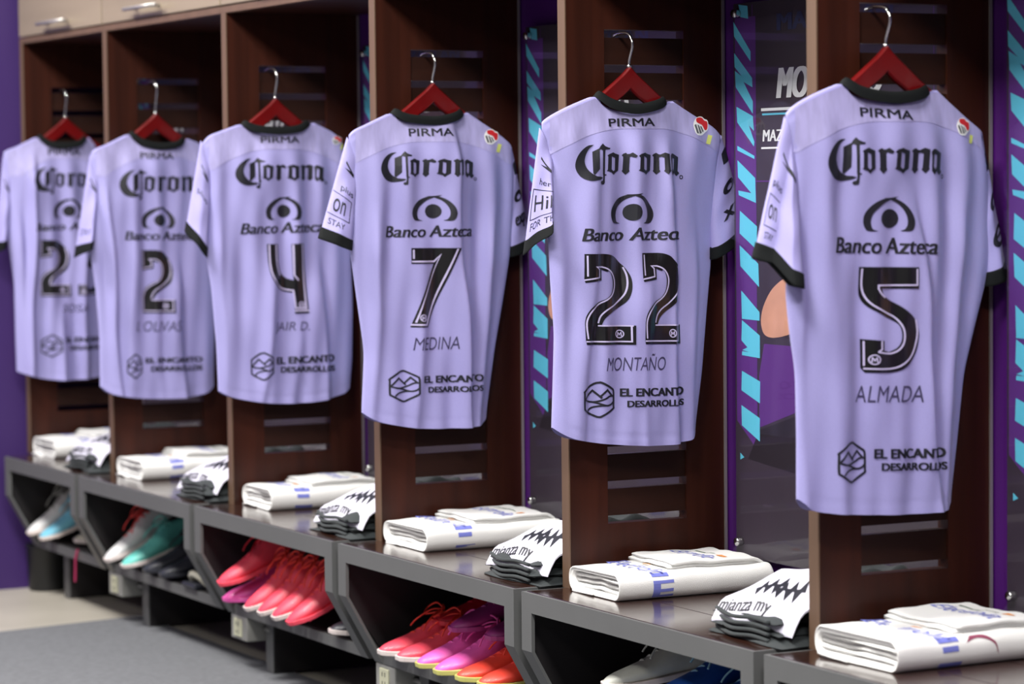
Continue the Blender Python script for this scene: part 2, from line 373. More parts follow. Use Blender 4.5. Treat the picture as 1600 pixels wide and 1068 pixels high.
# ------------------------------------------------------------------ posters on the back wall
PN = ['ALMADA', 'MONTAÑO', 'MEDINA', 'JAIR D.', 'OLIVAS', 'SOSA']
YP = D-.022
def _tz(oy, P): return [(1136+x/4.108, oy+y/4.108) for x, y in P]
TEALP = [_tz(0, P) for P in ([(40,140),(150,330),(150,395),(45,235)], [(45,340),(160,500),(162,560),(105,525),(165,650),(165,730),(55,560),(50,455),(95,490),(48,430)], [(60,685),(165,745),(172,840),(140,805),(175,910),(172,940),(65,785)], [(65,935),(175,1000),(175,1020),(66,965)], [(72,30),(130,38),(135,120),(85,110)])]
TEALP += [_tz(250, P) for P in ([(66,0),(180,115),(185,275),(75,225),(72,195),(155,212),(70,110)], [(82,325),(192,425),(190,575),(80,470)], [(80,545),(200,665),(205,815),(85,680)], [(90,835),(208,975),(208,1030),(95,1018)])]
TEALP += [_tz(490, P) for P in ([(95,40),(210,140),(210,285),(95,265),(97,240),(140,245),(97,232),(130,215),(92,170)], [(95,365),(212,435),(210,575),(92,490)], [(92,585),(210,670),(210,820),(95,715)], [(85,890),(110,920),(85,935)])]
x0p, x1p = -.870, -.032-.055
for k in range(6):
    off = KX[k]+S if k < 5 else KX[k]+S
    xr = x1p if k < 5 else x1p-.14
    lab = 'dark poster panel with blue zigzag strip behind the shirt numbered %s' % NUM[k]
    if k == 0: lab = 'dark poster panel with blue zigzag strip at the right edge, beside shirt 5'
    if k == 1: lab = 'dark poster panel with white letters MO between shirts 22 and 5'
    if k == 2: lab = 'dark poster panel with blue zigzag strip between shirts 7 and 22'
    t = thing('poster_panel', ((x0p+xr)/2+off, YP, .507), lab, 'poster', 'player posters on the back wall')
    z0, z1 = .507, 1.695
    def fl(name, m_, rings=None, g=None, dy=.0006, par=t):
        y = YP-.003-dy
        if g is None:
            bx = (0, 0, 1, 1)
            v, f = polys([[(p[0]*1000, -p[1]*1000) for p in r] for r in rings], (0, -1000, 1000, 0)); v = [(a, y, b) for a, b in v]
        else:
            q = MB()
            for (v, f), (xa, za, xb, zb), n in flat([g]): q.add([(xa+a*(xb-xa)+off, y-n*.0002, za+b*(zb-za)) for a, b in v], f)
            return q.build(name, m_, par, fix=False)
        q = MB(); q.add([(a+off, b_, c) for a, b_, c in v], f); return q.build(name, m_, par, fix=False)
    m = MB().box((x0p+off, YP-.003, z0), (xr+off, YP, z1)); pr = m.build('printed_sheet', M_PGREY, t)
    fl('zigzag_strip', M_PPURP, [[(x0p+.006, z1-.03), (-.782, z1-.03), (-.782, .74), (x0p+.006, .80)]], dy=.0004, par=pr)
    z = fl('zigzag_print', M_TEAL, [[onY(px, py, YP-.004) for px, py in r] for r in TEALP], dy=.0008, par=pr)
    fl('stadium_print', M_PPURP, [[(-.755, .97), (xr-.03, .97), (xr-.03, .86), (-.50, .87), (-.775, .79), (-.775, .9)]], dy=.0004, par=pr)
    fl('stadium_dark_print', M_PDARK, [[(-.775, .785), (-.5, .86), (xr-.03, .85), (xr-.03, .75), (-.6, .70), (-.82, .72)]], dy=.0006, par=pr)  # darker lower part of the printed stadium
    v = [stroke([[(x, zz) for x, zz in [(-.795, 1.69), (-.795, 1.315), (xr-.06, 1.315), (xr-.06, 1.69)]]], .003, (0, 0, 1, 1)), ]
    vv = np.array([(a, 1-b) for a, b in v[0][0]])
    fl('violet_outline', M_PLINE, g=((vv, v[0][1]), (0, 0, 1, 1)), dy=.0005, par=pr)
    fl('club_lettering', M_PBLUE, g=(heavy('MAZATLÁN', 0, .02), (-.70, 1.63, -.28, 1.675)), dy=.0005, par=pr)
    w = .056*len(PN[k])
    fl('name_lettering', M_PWHITE, g=(heavy(PN[k], .22, .032, 5), (-.703, 1.488, -.703+w, 1.55 if 'Ñ' not in PN[k] else 1.568)), dy=.0009, par=pr)
    fl('name_rule', M_PWHITE, [[(-.761, 1.463), (xr-.1, 1.463), (xr-.1, 1.469), (-.761, 1.469)], [(-.761, 1.383), (xr-.1, 1.383), (xr-.1, 1.387), (-.761, 1.387)]], dy=.0009, par=pr)
    fl('teal_rule', M_TEAL, [[(-.757, 1.454), (xr-.1, 1.454), (xr-.1, 1.458), (-.757, 1.458)]], dy=.0009, par=pr)
    fl('small_lettering', M_PWHITE, g=(heavy('MAZATLÁN', .1, .02), (-.756, 1.399, -.56, 1.430)), dy=.0009, par=pr)
    arm = [onY(px, py, YP-.004) for px, py in sm([(1240,425),(1218,440),(1204,455),(1193,478),(1189,500),(1192,518),(1200,526),(1215,527),(1240,520),(1290,500)],3)]
    arm = arm+[(-.50, 1.05), (-.52, 1.14)]
    fl('shirt_print', M_PSHIRT, [[(-.56, .80), (-.57, 1.06), (-.60, 1.12), (-.585, 1.17), (-.50, 1.205), (-.43, 1.215), (-.36, 1.205), (-.28, 1.17), (-.26, 1.10), (-.285, 1.06), (-.29, .80)]], dy=.0008, par=pr)
    fl('head_print', M_SKIN, [[(-.46, 1.20), (-.46, 1.245)]+[(-.43+.052*math.sin(t_), 1.30+.066*math.cos(t_)) for t_ in [math.radians(215+d) for d in range(0, 291, 15)]]+[(-.40, 1.245), (-.40, 1.20)]], dy=.0010, par=pr)
    fl('hair_print', M_PDARK, [[(-.43+.056*math.sin(t_), 1.303+.068*math.cos(t_)) for t_ in [math.radians(-80+d) for d in range(0, 161, 16)]]+[(-.40, 1.335), (-.46, 1.335)]], dy=.0014, par=pr)
    fl('arm_print', M_SKIN, [arm[:-2]+[(-.40, 1.01), (-.36, 1.04), (-.38, 1.08), (-.50, 1.09)]], dy=.0012, par=pr)
    m = MB().box((x0p+off, YP-.011, z0), (xr+off, YP-.007, z1)); m.build('acrylic_cover', M_ACR, t)
    for bx in (x0p+.022, xr-.022):
        for bz in (z0+.031, z1-.022):
            m = MB().lathe([(.003, .007), (.0085, .006), (.0095, .003), (.0095, -.010), (.006, -.0105), (.006, -.032)], (bx+off, YP-.013, bz), 'y', 20)
            # head faces the room
            m.v = [(a, 2*(YP-.013)-b, c) for a, b, c in m.v]
            m.build('standoff_bolt', M_CHROME, t, smooth=True)

# ------------------------------------------------------------------ benches
for k in range(6):
    xa = KX[k]-.0245 if k < 5 else -4.545
    xb = KX[k]+.8895 if k < 5 else -4*S-.0605
    t = thing('bench', ((xa+xb)/2, .1, 0), 'grey steel bench with brown top and shoe shelf below shirt number %s' % NUM[k], 'bench', 'locker bench units')
    w = .044; R = .042
    ZK, ZL, YL_ = .325, .184, -.009          # kink height, shelf height, shelf front
    m = MB()
    f_ = .008
    m.box((xa, BF, ZB-R), (xb, BF+f_, ZB))                        # top front rail
    for x0 in (xa, xb-w):
        m.box((x0, BF, ZK), (x0+w, BF+f_, ZB-R))
        m.prism([(BF, ZK), (YL_, ZL-.029), (YL_+f_, ZL-.029), (BF+f_, ZK)], 'x', x0, x0+w)
    m.box((xa+w, YL_, ZL-.029), (xb-w, YL_+f_, ZL-.002))
    for q0, q1 in ((xa, xa+.003), (xb-.003, xb)):
        m.prism([(BF+f_, ZB), (BF+f_, ZK), (YL_+f_, ZL-.029), (D-.004, ZL-.029), (D-.004, ZB)], 'x', q0, q1)
    for q0, q1 in ((xa+.003, xa+.008), (xb-.008, xb-.003)): m.box((q0, BF+f_, ZB-.02), (q1, D-.004, ZB))
    m.build('frame', M_STEEL, t)
    m = MB()
    ys = [BF+.0085, .06, .225, D-.006]
    for i in range(3): m.box((xa+.0088, ys[i]+(.0015 if i else 0), ZB-.022), (xb-.0088, ys[i+1], ZB+.001))
    m.build('seat_top', M_TOP, t, bevel=.001)
    for x0 in (xa+.004, xb-.004-.012):
        m = MB().prism([(BF+.009, ZB-.024), (BF+.009, ZK+.003), (YL_+.012, ZL), (D-.004, ZL), (D-.004, ZB-.024)], 'x', x0+.001, x0+.011); m.build('side_panel', M_SDARK, t)
    m = MB().box((xa+.02, D-.016, ZL), (xb-.02, D-.004, ZB-.024)); m.build('back_panel', M_SDARK, t)
    m = MB().box((xa+.017, YL_+.009, ZL-.014), (xb-.017, D-.016, ZL)); m.build('shelf', M_SDARK, t)
    for lx, ly in ((xa+.145, .04), (xb-.16, .20)):
        zf = .0065 if lx > -3.8 else .0; m = MB().box((lx, ly+.004, zf), (lx+.05, D-.03, ZL-.029)).box((lx, ly, zf), (lx+.05, ly+.004, ZL-.029), 1 if ly < .1 else 0); m.build('leg', [M_SDARK, M_STEEL] if ly < .1 else M_SDARK, t, bevel=.002)  # shade under the bench put into the colour: dark leg sides, grey front plate

# ------------------------------------------------------------------ outlet boxes below the shelves
for k, px in ((4, -3.85), (3, -2.87), (2, -1.935)):
    x = px+.012
    t = thing('outlet_box', (x+.055, .03, .05), 'grey power outlet box hanging under the bench below shirt number %s' % NUM[k], 'outlet box', 'power outlet boxes under the benches')
    m = MB().box((x, -.008, .086), (x+.11, .07, ZL-.0305)); m.build('housing', M_BOX, t, bevel=.004)
    m = MB().box((x+.028, -.012, .095), (x+.078, -.007, .144)); pl = m.build('socket_plate', M_CREAM, t, bevel=.002)
    m = MB()
    for q in (.103, .125):
        for s_ in (-.009, .006): m.box((x+.053+s_, -.0126, q), (x+.053+s_+.003, -.0118, q+.010))
    m.build('slot', M_SDARK, pl)
    m = MB().tube([(x+.11, .045, .12), (x+.155, .045, .12)], .007, 8); m.build('conduit', M_BOX, t, smooth=True)

# ------------------------------------------------------------------ bin
t = thing('waste_bin', (-4.60, .05, 0), 'low black plastic bin on the floor under the leftmost bench', 'bin')
m = MB().lathe([(.054, .0), (.060, .005), (.066, .140), (.069, .142), (.069, .149), (.064, .149), (.055, .012), (.01, .012)], (-4.60, .05, 0), 'z', 32); m.build('body', M_BIN, t, smooth=True)

# ------------------------------------------------------------------ shirts
def ss(a, b, x): q = np.clip((x-a)/(b-a), 0, 1); return q*q*(3-2*q)
SH_ = {}
def q4(x0, y0, x1, y1, h): return (x0, y0, x1, y1, h)
SP = {
0: dict(L=[(1226,186),(1242,240),(1240,320),(1234,400),(1227,450),(1234,520),(1243,580),(1245,680),(1245,775)], R=[(1532,208),(1541,260),(1545,330),(1548,400),(1540,435),(1521,510),(1505,580),(1494,690),(1484,778)],
   top=[(1218,190),(1240,166),(1275,146),(1318,128)], neck=[(1318,128),(1340,150),(1390,160),(1435,154),(1458,141)], topR=[(1458,141),(1500,180),(1525,200),(1540,212)], hem=[(1240,770),(1249,784),(1266,797),(1310,801),(1390,801),(1445,797),(1470,792),(1484,780),(1488,770)],
   folds=[((1255,300),(1262,790),.02,.012,.010),((1300,420),(1310,790),.03,.02,.006),((1428,300),(1462,790),.045,.011,.016),((1385,560),(1380,790),.03,.02,.006),((1505,300),(1482,700),.02,.014,.009)],
   SL=dict(A=(1224,186),B=(1244,250),C=(1233,432),D=(1184,420),XL=.02,XR=.05,rg=.0,rs=.60,step=.16), SR=dict(A=(1532,208),B=(1520,260),C=(1540,447),D=(1567,428),XL=.06,XR=.03,rg=.008,rs=.4,step=0),
   co=q4(1294,214,1472,214,75), eye=(1350,306,1425.6,361.5), ba=q4(1308,370,1461,372,25), num=[('5',1346.5,417,1430.4,582)], nm=('ALMADA',q4(1340,603,1436.5,601.5,25.5)), hx=(1307.5,689.5,1355,754.7), e1=q4(1366,701,1476,698.5,15), e2=q4(1377,723,1478,720.5,12), pm=q4(1348.4,167,1426.6,173,14), bd=(1500,183,1524,212), hang=(1384,70),
   lt=[('plus',.08,.40,.46,.47),('[',.06,.52,.46,.75),('on',.12,.58,.40,.69),('STAY',.12,.79,.40,.84)], rt_=['e']),
1: dict(L=[(845,198),(862,250),(860,310),(856,365),(860,440),(866,520),(864,600),(862,665)], R=[(1126,214),(1118,260),(1113,330),(1110,410),(1103,490),(1096,580),(1085,668)],
   top=[(836,206),(850,188),(885,168),(932,148)], neck=[(932,148),(950,167),(988,177),(1028,169),(1046,158)], topR=[(1046,158),(1080,180),(1110,198),(1132,220)], hem=[(858,660),(865,671),(880,681),(900,687),(940,692),(1000,694),(1040,692),(1072,686),(1082,676),(1086,662)],
   folds=[((938,215),(915,640),.03,.012,.008),((1008,400),(1003,690),.04,.018,.011),((1042,230),(1058,690),.04,.010,.014),((880,330),(878,680),.02,.02,.008),((1085,330),(1086,680),.02,.012,.008)],
   SL=dict(A=(842,203),B=(866,250),C=(856,356),D=(818,398),XL=.0,XR=.06,rg=.035,rs=.78,step=-.0), SR=dict(A=(1127,214),B=(1106,250),C=(1113,405),D=(1165,362),XL=.07,XR=.035,rg=.0,rs=.5,step=0),
   co=q4(901,224,1062.2,224,64), eye=(953.8,300.7,1021.5,349.4), ba=q4(910,357,1062,354,20), num=[('2',912.7,396.4,990.6,538.5),('2',1000.6,394.7,1064,537)], nm=('MONTAÑO',q4(946,553.5,1036,551.2,26)), hx=(912.5,595.8,960.8,652.8), e1=q4(969.5,606.5,1071,603.5,12.7), e2=q4(979,625.5,1072,622.5,10), pm=q4(954.4,185,1023.4,184,12.3), bd=(1088,181,1114,212), hang=(983,103),
   lt=[('her',.30,.36,.75,.42),('[',.06,.47,1.0,.73),('Hilt',.18,.52,1.0,.67),('FOR THE',.10,.76,.98,.83)], rt_=['xp']),
2: dict(L=[(544,215),(552,250),(550,320),(547,392),(552,430),(562,500),(569,550),(567,600),(565,640)], R=[(800,236),(802,280),(800,340),(796,400),(785,470),(773,540),(765,600),(759,648)],
   top=[(536,226),(550,206),(575,193),(613,175)], neck=[(613,175),(632,189),(677,194),(712,187),(728,176)], topR=[(728,176),(770,205),(795,225),(806,243)], hem=[(560,632),(566,645),(580,655),(605,662),(650,668),(700,667),(738,664),(755,656),(761,644)],
   folds=[((704,175),(733,660),.05,.010,.016),((655,470),(650,665),.03,.015,.007),((592,330),(585,650),.02,.015,.009),((772,330),(752,650),.02,.012,.01)],
   SL=dict(A=(541,217),B=(562,250),C=(549,391),D=(498,372),XL=.03,XR=.07,rg=.006,rs=.5,step=0), SR=dict(A=(799,235),B=(786,260),C=(793,402),D=(828,385),XL=.05,XR=.02,rg=.0,rs=.5,step=0),
   co=q4(596,236,741,236,53), eye=(643,303.8,706.6,345), ba=q4(606,353,739,351,18), num=[('7',642,387,714.4,511)], nm=('MEDINA',q4(645.6,527.5,714,525,19.5)), hx=(609,578,654,628), e1=q4(661,587,755,584,11), e2=q4(669,604,755,601,9), pm=q4(641,200.6,705.6,200,12), bd=(760,201,784,226), hang=(676,128),
   lt=[('plus',.28,.40,.82,.48),(']',.02,.51,.80,.73),('on',.14,.56,.60,.69),('STAY',.12,.77,.66,.83)], rt_=['expe']),
3: dict(L=[(315,222),(326,270),(325,330),(322,400),(330,450),(338,540),(341,612)], R=[(535,226),(545,270),(549,340),(548,400),(551,480),(550,560),(546,610)],
   top=[(308,236),(325,214),(345,205),(378,193)], neck=[(378,193),(395,205),(432,209),(468,205),(488,192)], topR=[(488,192),(515,205),(530,217),(540,236)], hem=[(336,600),(343,612),(368,622),(420,629),(480,627),(525,617),(542,608),(552,596)],
   folds=[((345,330),(352,610),.02,.014,.008),((432,420),(410,620),.03,.012,.008),((500,400),(512,620),.03,.011,.012),((470,480),(462,620),.02,.014,.006)],
   SL=dict(A=(313,222),B=(332,260),C=(323,402),D=(289,362),XL=.03,XR=.08,rg=.01,rs=.5,step=0), SR=dict(A=(535,228),B=(525,260),C=(545,402),D=(566,390),XL=.05,XR=.02,rg=0,rs=.5,step=0),
   co=q4(369,246,507,246,48), eye=(416,306,470.6,343.5), ba=q4(378,349,507,345,17), num=[('4',418,379.7,482.4,490)], nm=('JAIR D.',q4(430,503.5,483,502,18)), hx=(394,550,427,594), e1=q4(432,558,525,553,11), e2=q4(440,573,526,570,9), pm=q4(409.5,213,469,213,10), bd=(524,212,540,226), hang=(430,152),
   lt=[('plus',.25,.42,.8,.5)], rt_=['e']),
4: dict(L=[(142,243),(150,290),(146,340),(140,392),(149,450),(155,520),(156,600)], R=[(318,226),(328,280),(332,340),(330,400),(335,500),(334,595)],
   top=[(133,254),(146,235),(168,225),(202,208)], neck=[(202,208),(218,225),(247,233),(278,229),(292,217)], topR=[(292,217),(306,222),(316,228),(322,240)], hem=[(150,590),(157,604),(180,617),(240,622),(300,618),(328,608),(337,592)],
   folds=[((168,280),(188,610),.02,.010,.013),((215,260),(200,600),.02,.02,.006),((277,400),(287,610),.03,.009,.012),((245,430),(252,620),.02,.014,.006)],
   SL=dict(A=(140,243),B=(158,280),C=(144,388),D=(116,402),XL=.01,XR=.07,rg=.02,rs=.75,step=0), SR=dict(A=(318,228),B=(308,262),C=(314,395),D=(338,382),XL=.05,XR=.02,rg=0,rs=.5,step=0),
   co=q4(187,264,318,264,48), eye=(223,322,274,356.5), ba=q4(196,361,312,361,14), num=[('2',223,390.6,271.6,489)], nm=('I. OLIVAS',q4(213,502,281,501,16)), hx=(199,552.5,222.5,591), e1=q4(228,559,318,557,8), e2=q4(236,572,318,570,8), pm=q4(220,237.5,271.6,238.5,10), bd=None, hang=(243,176),
   lt=[('STAY',.15,.72,.7,.79)], rt_=['e']),
5: dict(L=[(5,245),(14,290),(13,340),(13,380),(22,440),(24,520),(26,580)], R=[(150,238),(158,290),(164,350),(166,420),(170,500),(168,575)],
   top=[(-5,258),(6,238),(28,228),(58,213)], neck=[(58,213),(74,227),(99,231),(125,227),(138,215)], topR=[(138,215),(146,224),(152,232),(158,246)], hem=[(20,568),(27,580),(60,590),(100,593),(150,588),(164,578),(170,566)],
   folds=[((30,330),(42,580),.02,.012,.009),((55,240),(50,560),.02,.010,.016),((100,470),(98,590),.02,.010,.009),((130,300),(133,590),.02,.012,.01)],
   SL=dict(A=(4,246),B=(22,280),C=(10,388),D=(-10,396),XL=.02,XR=.07,rg=.01,rs=.6,step=0), SR=dict(A=(151,240),B=(142,262),C=(150,395),D=(172,384),XL=.05,XR=.02,rg=0,rs=.5,step=0),
   co=q4(51,260,172,260,43), eye=(84,309,130,341), ba=q4(54,349,165,345,12), num=[('2',63,375,111.5,463),('3',122,376,168,461)], nm=('SOSA',q4(99,475,137,475,12)), hx=(66,522.5,96,557.5), e1=q4(103,527,176,524,8), e2=q4(110,540,176,537,7), pm=q4(76,231.5,127,232,10), bd=None, hang=(102,182),
   lt=[], rt_=['e']),
}
XM = .054      # middle plane of a shirt off its divider
def shirt(k):
    sp = SP[k]; X0 = KX[k]; Xm = X0+XM
    P = lambda q, X=Xm: onX(q[0], q[1], X)
    Ls = sorted([P(q) for q in sp['L']], key=lambda p: p[1]); Rs = sorted([P(q) for q in sp['R']], key=lambda p: p[1])
    def sint(T):
        zz = np.array([p[1] for p in T]); yy = np.array([p[0] for p in T]); zi = np.linspace(zz[0], zz[-1], 200); yi = np.interp(zi, zz, yy)
        kk = np.hanning(25); kk /= kk.sum(); yi = np.convolve(np.pad(yi, 12, 'edge'), kk, 'valid')
        return lambda z: np.interp(z, zi, yi)
    yL, yR = sint(Ls), sint(Rs)
    topB = [P(q) for q in sm(sp['top'], 4)]+[P(q, X0+XM+.02) for q in sm(sp['neck'], 5)][1:-1]+[P(q) for q in sm(sp['topR'], 4)]
    tx = np.array([p[0] for p in topB]); tz = np.array([p[1] for p in topB]); o_ = np.argsort(tx); tx, tz = tx[o_], tz[o_]
    hemP = [P(q) for q in sm(sp['hem'], 5)]; hx = np.array([p[0] for p in hemP]); hz = np.array([p[1] for p in hemP])
    o_ = np.argsort(hx); hx, hz = hx[o_], hz[o_]
    zT = lambda y: np.interp(y, tx, tz); zH = lambda y: np.interp(y, hx, hz)
    n0, n1 = P(sp['neck'][0], Xm)[0], P(sp['neck'][-1], Xm)[0]; nc = (n0+n1)/2
    fl = []
    for a, b, wl, wr, am in sp['folds']:
        fl.append((P(a, X0+.085), P(b, X0+.085), wl, wr, am))
    zsh = tz.max(); zh = hz.min(); rs = random.Random(k+3); ph = [rs.uniform(0, 6.3) for _ in range(8)]
    def uof(y, z): a, b = yL(z), yR(z); return np.clip((y-a)/(b-a)*2-1, -1, 1)
    def fold(y, z):
        d = 0
        for (ya, za), (yb, zb), wl, wr, am in fl:
            yc = ya+(yb-ya)*(z-za)/(zb-za); g = y-yc+.004*np.sin(z*14+ph[0])
            d = d+1.75*am*np.where(g < 0, np.exp(-(g/wl)**2), np.exp(-(g/wr)**2))*ss(za+.03, za-.12, z)
        d = d+(.0054*np.sin(y*56+z*5+ph[1])+.0032*np.sin(y*104-z*6+ph[5]))*ss(zsh-.06, zsh-.25, z)+.0044*np.sin(y*84+z*3+ph[6])*ss(zsh-.03, zsh-.12, z)*ss(zsh-.5, zsh-.2, z)+.0014*np.sin(y*31-z*22+ph[2])+.001*np.sin(y*24+z*40+ph[3])*ss(zsh-.02, zsh-.1, z)
        hl = zH(y)
        d = d-.0012*np.exp(-((z-hl-.020)/.0025)**2)
        return d
    def T(z): return .014+.020*ss(zsh-.01, zsh-.14, z)
    def back(y, z, off=0):
        u = uof(y, z); e = np.sqrt(np.clip(1-np.abs(u)**2.6, 0, 1))
        nk = .012*np.exp(-((y-nc)/.06)**2)*ss(zsh-.22, zsh-.03, z)
        return Xm+T(z)*e+(fold(y, z)-.006*ss(zsh-.1, zsh-.3, z)+nk)*np.clip(1-np.abs(u)**6, 0, 1)+off
    def front(y, z):
        u = uof(y, z); e = np.sqrt(np.clip(1-np.abs(u)**2.6, 0, 1))
        return Xm-T(z)*.95*e+.003*np.sin(y*40+ph[4])*(1-np.abs(u)**4)*ss(zsh-.1, zsh-.4, z)
    NC, NR = 100, 110
    us = np.sin(np.linspace(-1, 1, NC)*math.pi/2)*.55+np.linspace(-1, 1, NC)*.45
    zs0 = (P(sp['L'][0])[1], P(sp['R'][0])[1])
    root = thing('football_shirt', (Xm, nc, zh), 'lavender football shirt with black back number %s on a red hanger' % NUM[k], 'shirt', 'lavender shirts hanging along the lockers')
    def column(u, isb):
        ztop_guess = 0
        a, b = yL(zs0[0]), yR(zs0[1]); y = a+(b-a)*(u+1)/2; zt = float(zT(y))
        if not isb and n0+.004 < y < n1-.004: zt -= .09*math.sin(math.pi*(y-n0)/(n1-n0))**.7
        zb_ = float(zH(yL(zh+.03)+(yR(zh+.03)-yL(zh+.03))*(u+1)/2))
        out = []
        for v in np.linspace(0, 1, NR):
            z = zt+(zb_-zt)*v; zc = min(z, zs0[0] if u < 0 else zs0[1])
            yy = yL(z)+(yR(z)-yL(z))*(u+1)/2
            bl = ss(0, .25, v)
            yy = yy*bl+(1-bl)*(y*(1-v)+yy*v)
            X = back(yy, z) if isb else front(yy, z)
            if v < .02: X = Xm+(X-Xm)*.75
            out.append((float(X), float(yy), float(z)))
        return out
    cb = [column(u, True) for u in us]; cf = [column(u, False) for u in us[::-1]]
    ring = cb+cf[1:-1]
    rows = [[c[i] for c in ring] for i in range(NR)]
    m = MB().grid(rows, closed=True)
    # shoulder seams
    n = len(ring)
    for i in range(NC-1):
        j0, j1 = i, i+1
        y0_ = ring[j0][0][1]; y1_ = ring[j1][0][1]
        if y1_ < n0+.006 or y0_ > n1-.006:
            f0 = (2*NC-2-j0) % n; f1 = (2*NC-2-j1) % n
            if len({j0, j1, f1, f0}) >= 3:
                m.f.append(tuple(dict.fromkeys((j0, j1, f1, f0)))); m.mi.append(0)
    m.build('body', M_SHIRT, root, smooth=True)
    # ---- yoke
    nc_ = 60; rows = []
    ya, yb = yL(zsh-.09)+.008, yR(zsh-.09)-.008
    yy = np.linspace(ya, yb, nc_)
    r_ = (yy-nc)/((yb-ya)/2)
    seam = zsh-.012-.060-.055*np.clip((np.abs(r_)-.22)/.78, 0, 1)**1.8
    for i in range(16):
        v = i/15; z = (zT(yy)-.004)*(1-v)+np.minimum(seam, zT(yy)-.006)*v
        rows.append([(float(back(a, b, .0007)), float(a), float(b)) for a, b in zip(yy, z)])
    MB().grid(rows).build('yoke', M_YOKE, root, smooth=True)
    # ---- collar
    def ringpts(n_=26):
        up_, lo_ = [], []
        lo = [P(q, Xm+.02) for q in sm(sp['neck'], 6)]
        for i in range(n_+1):
            s = i/n_; j = s*(len(lo)-1); a = int(min(j, len(lo)-2)); f_ = j-a
            y = lo[a][0]*(1-f_)+lo[a+1][0]*f_; z = lo[a][1]*(1-f_)+lo[a+1][1]*f_
            b = math.sin(math.pi*s)
            lo_.append((Xm+.004+.034*b**.6, y, z-.002)); up_.append((Xm+.002+.030*b**.6, nc+(y-nc)*.93, z+.004+.0155*b**.35))
        for i in range(1, n_):
            s = 1-i/n_; b = math.sin(math.pi*s); y = n0+(n1-n0)*s; z = lo[0][1]*(1-s)+lo[-1][1]*s
            lo_.append((Xm-.03*b**.6, y, z-.002-.09*b**.7)); up_.append((Xm-.026*b**.6, nc+(y-nc)*.93, z+.004-.09*b**.7+.016*b**.35))
        return lo_, up_
    lo, upp = ringpts(); c = np.array([Xm, nc, 0]); 
    def shrink(p, d): v = np.array([p[0]-Xm, (p[1]-nc)*.5, 0]); l = np.linalg.norm(v)+1e-6; return (p[0]-v[0]/l*d, p[1]-v[1]/l*d, p[2])
    R4 = [lo, [tuple(np.array(a)*.5+np.array(b)*.5+np.array((.0022, 0, 0))) for a, b in zip(lo, upp)], upp, [shrink(p, .004) for p in upp], [shrink(p, .004) for p in lo], lo]
    MB().grid(R4, closed=True).build('collar', M_RIB, root, smooth=True)
    # ---- sleeves
    for side in ('SL', 'SR'):
        q = sp[side]; L = side == 'SL'
        if L: tl, tr, br, bl = q['A'], q['B'], q['C'], q['D']
        else: tl, tr, br, bl = q['B'], q['A'], q['D'], q['C']
        def at(px, xo): y, z = onX(px[0], px[1], X0+xo); return np.array([X0+xo, y, z])
        TL, TR = at(tl, XM-.006), at(tr, XM-.006); BL, BR = at(bl, q['XL']), at(br, q['XR'])
        rsd = random.Random(k*2+L)
        wph = rsd.uniform(0, 6)
        def pos(s, t, d=1, off=0, TL=TL, TR=TR, BL=BL, BR=BR, q=q, wph=wph):
            a = TL*(1-t)+BL*t; b = TR*(1-t)+BR*t; p = a*(1-s)+b*s
            e = math.sqrt(max(0, 1-abs(2*s-1)**2.5)); th = (.010+.010*t)*e
            rgd = q['rg']*math.exp(-((s-q['rs'])/.22)**2)*t
            st = q['step']
            if st:
                k_ = float(ss(q['rs']-.06, q['rs']+.0, s)); p = p+np.array([.045*k_*t, -.010*(1-k_)*t, -st*.24*(k_-.5)*t])
            w_ = .0016*math.sin(t*16+s*5+wph)*e
            return p+np.array([d*th+rgd+w_+off, -.35*(d*th)*(1 if L else -1), 0])
        def ringrow(t):
            n_ = 18 if not q['step'] else 42; r = [pos(s, t) for s in np.linspace(0, 1, n_)]+[pos(s, t, -1) for s in np.linspace(1, 0, n_)[1:-1]]
            return [tuple(x) for x in r]
        tc = .89
        MB().grid([ringrow(t) for t in np.linspace(-.02, tc, 26)], closed=True).build('sleeve', M_SLEEVE, root, smooth=True)
        slv = COL.objects[-1] if False else [o for o in root.children if o.name.startswith('sleeve')][-1]
        def cuffrow(t, d):
            n_ = 18 if not q['step'] else 42; r = [pos(s, t, 1, .0) for s in np.linspace(0, 1, n_)]+[pos(s, t, -1, .0) for s in np.linspace(1, 0, n_)[1:-1]]
            cc = sum(r)/len(r)
            return [tuple(cc+(x-cc)*(1+d/.03)) for x in r]
        g = [cuffrow(tc-.005, -.0005), cuffrow(tc-.004, .0018)]+[cuffrow(t, .0018) for t in np.linspace(tc+.01, 1, 6)]+[cuffrow(1.004, .0004), cuffrow(.98, -.003)]
        MB().grid(g, closed=True).build('cuff', M_RIB, slv, smooth=True)
        # sleeve print
        items = []
        if L:
            # shoulder mark, sponsor words
            items.append((polys([[(0,0),(40,30),(100,60),(100,100),(0,90),(60,65),(0,30)]]), .25, .17, .75, .25))
            for tx_, s0, t0_, s1, t1_ in sp['lt']:
                if tx_ in '[]': g_ = stroke([[(0,0),(100,0),(100,100),(0,100)] if tx_ == ']' else [(100,0),(0,0),(0,100),(100,100)]], 3, (0,0,100,100))
                else: g_ = text(tx_)
                items.append((g_, s0, t0_, s1, t1_))
        else:
            items.append((polys([circ(50, 50, 50)]+[circ(55, 60, 22)]), .35, .36, .9, .47))
            items.append((heavy(sp['rt_'][0], .1, .05), .25, .60, 1.0, .74))
            items.append((polys([[(0,0),(100,0),(80,100),(0,80)]]), .6, .08, 1.0, .22))
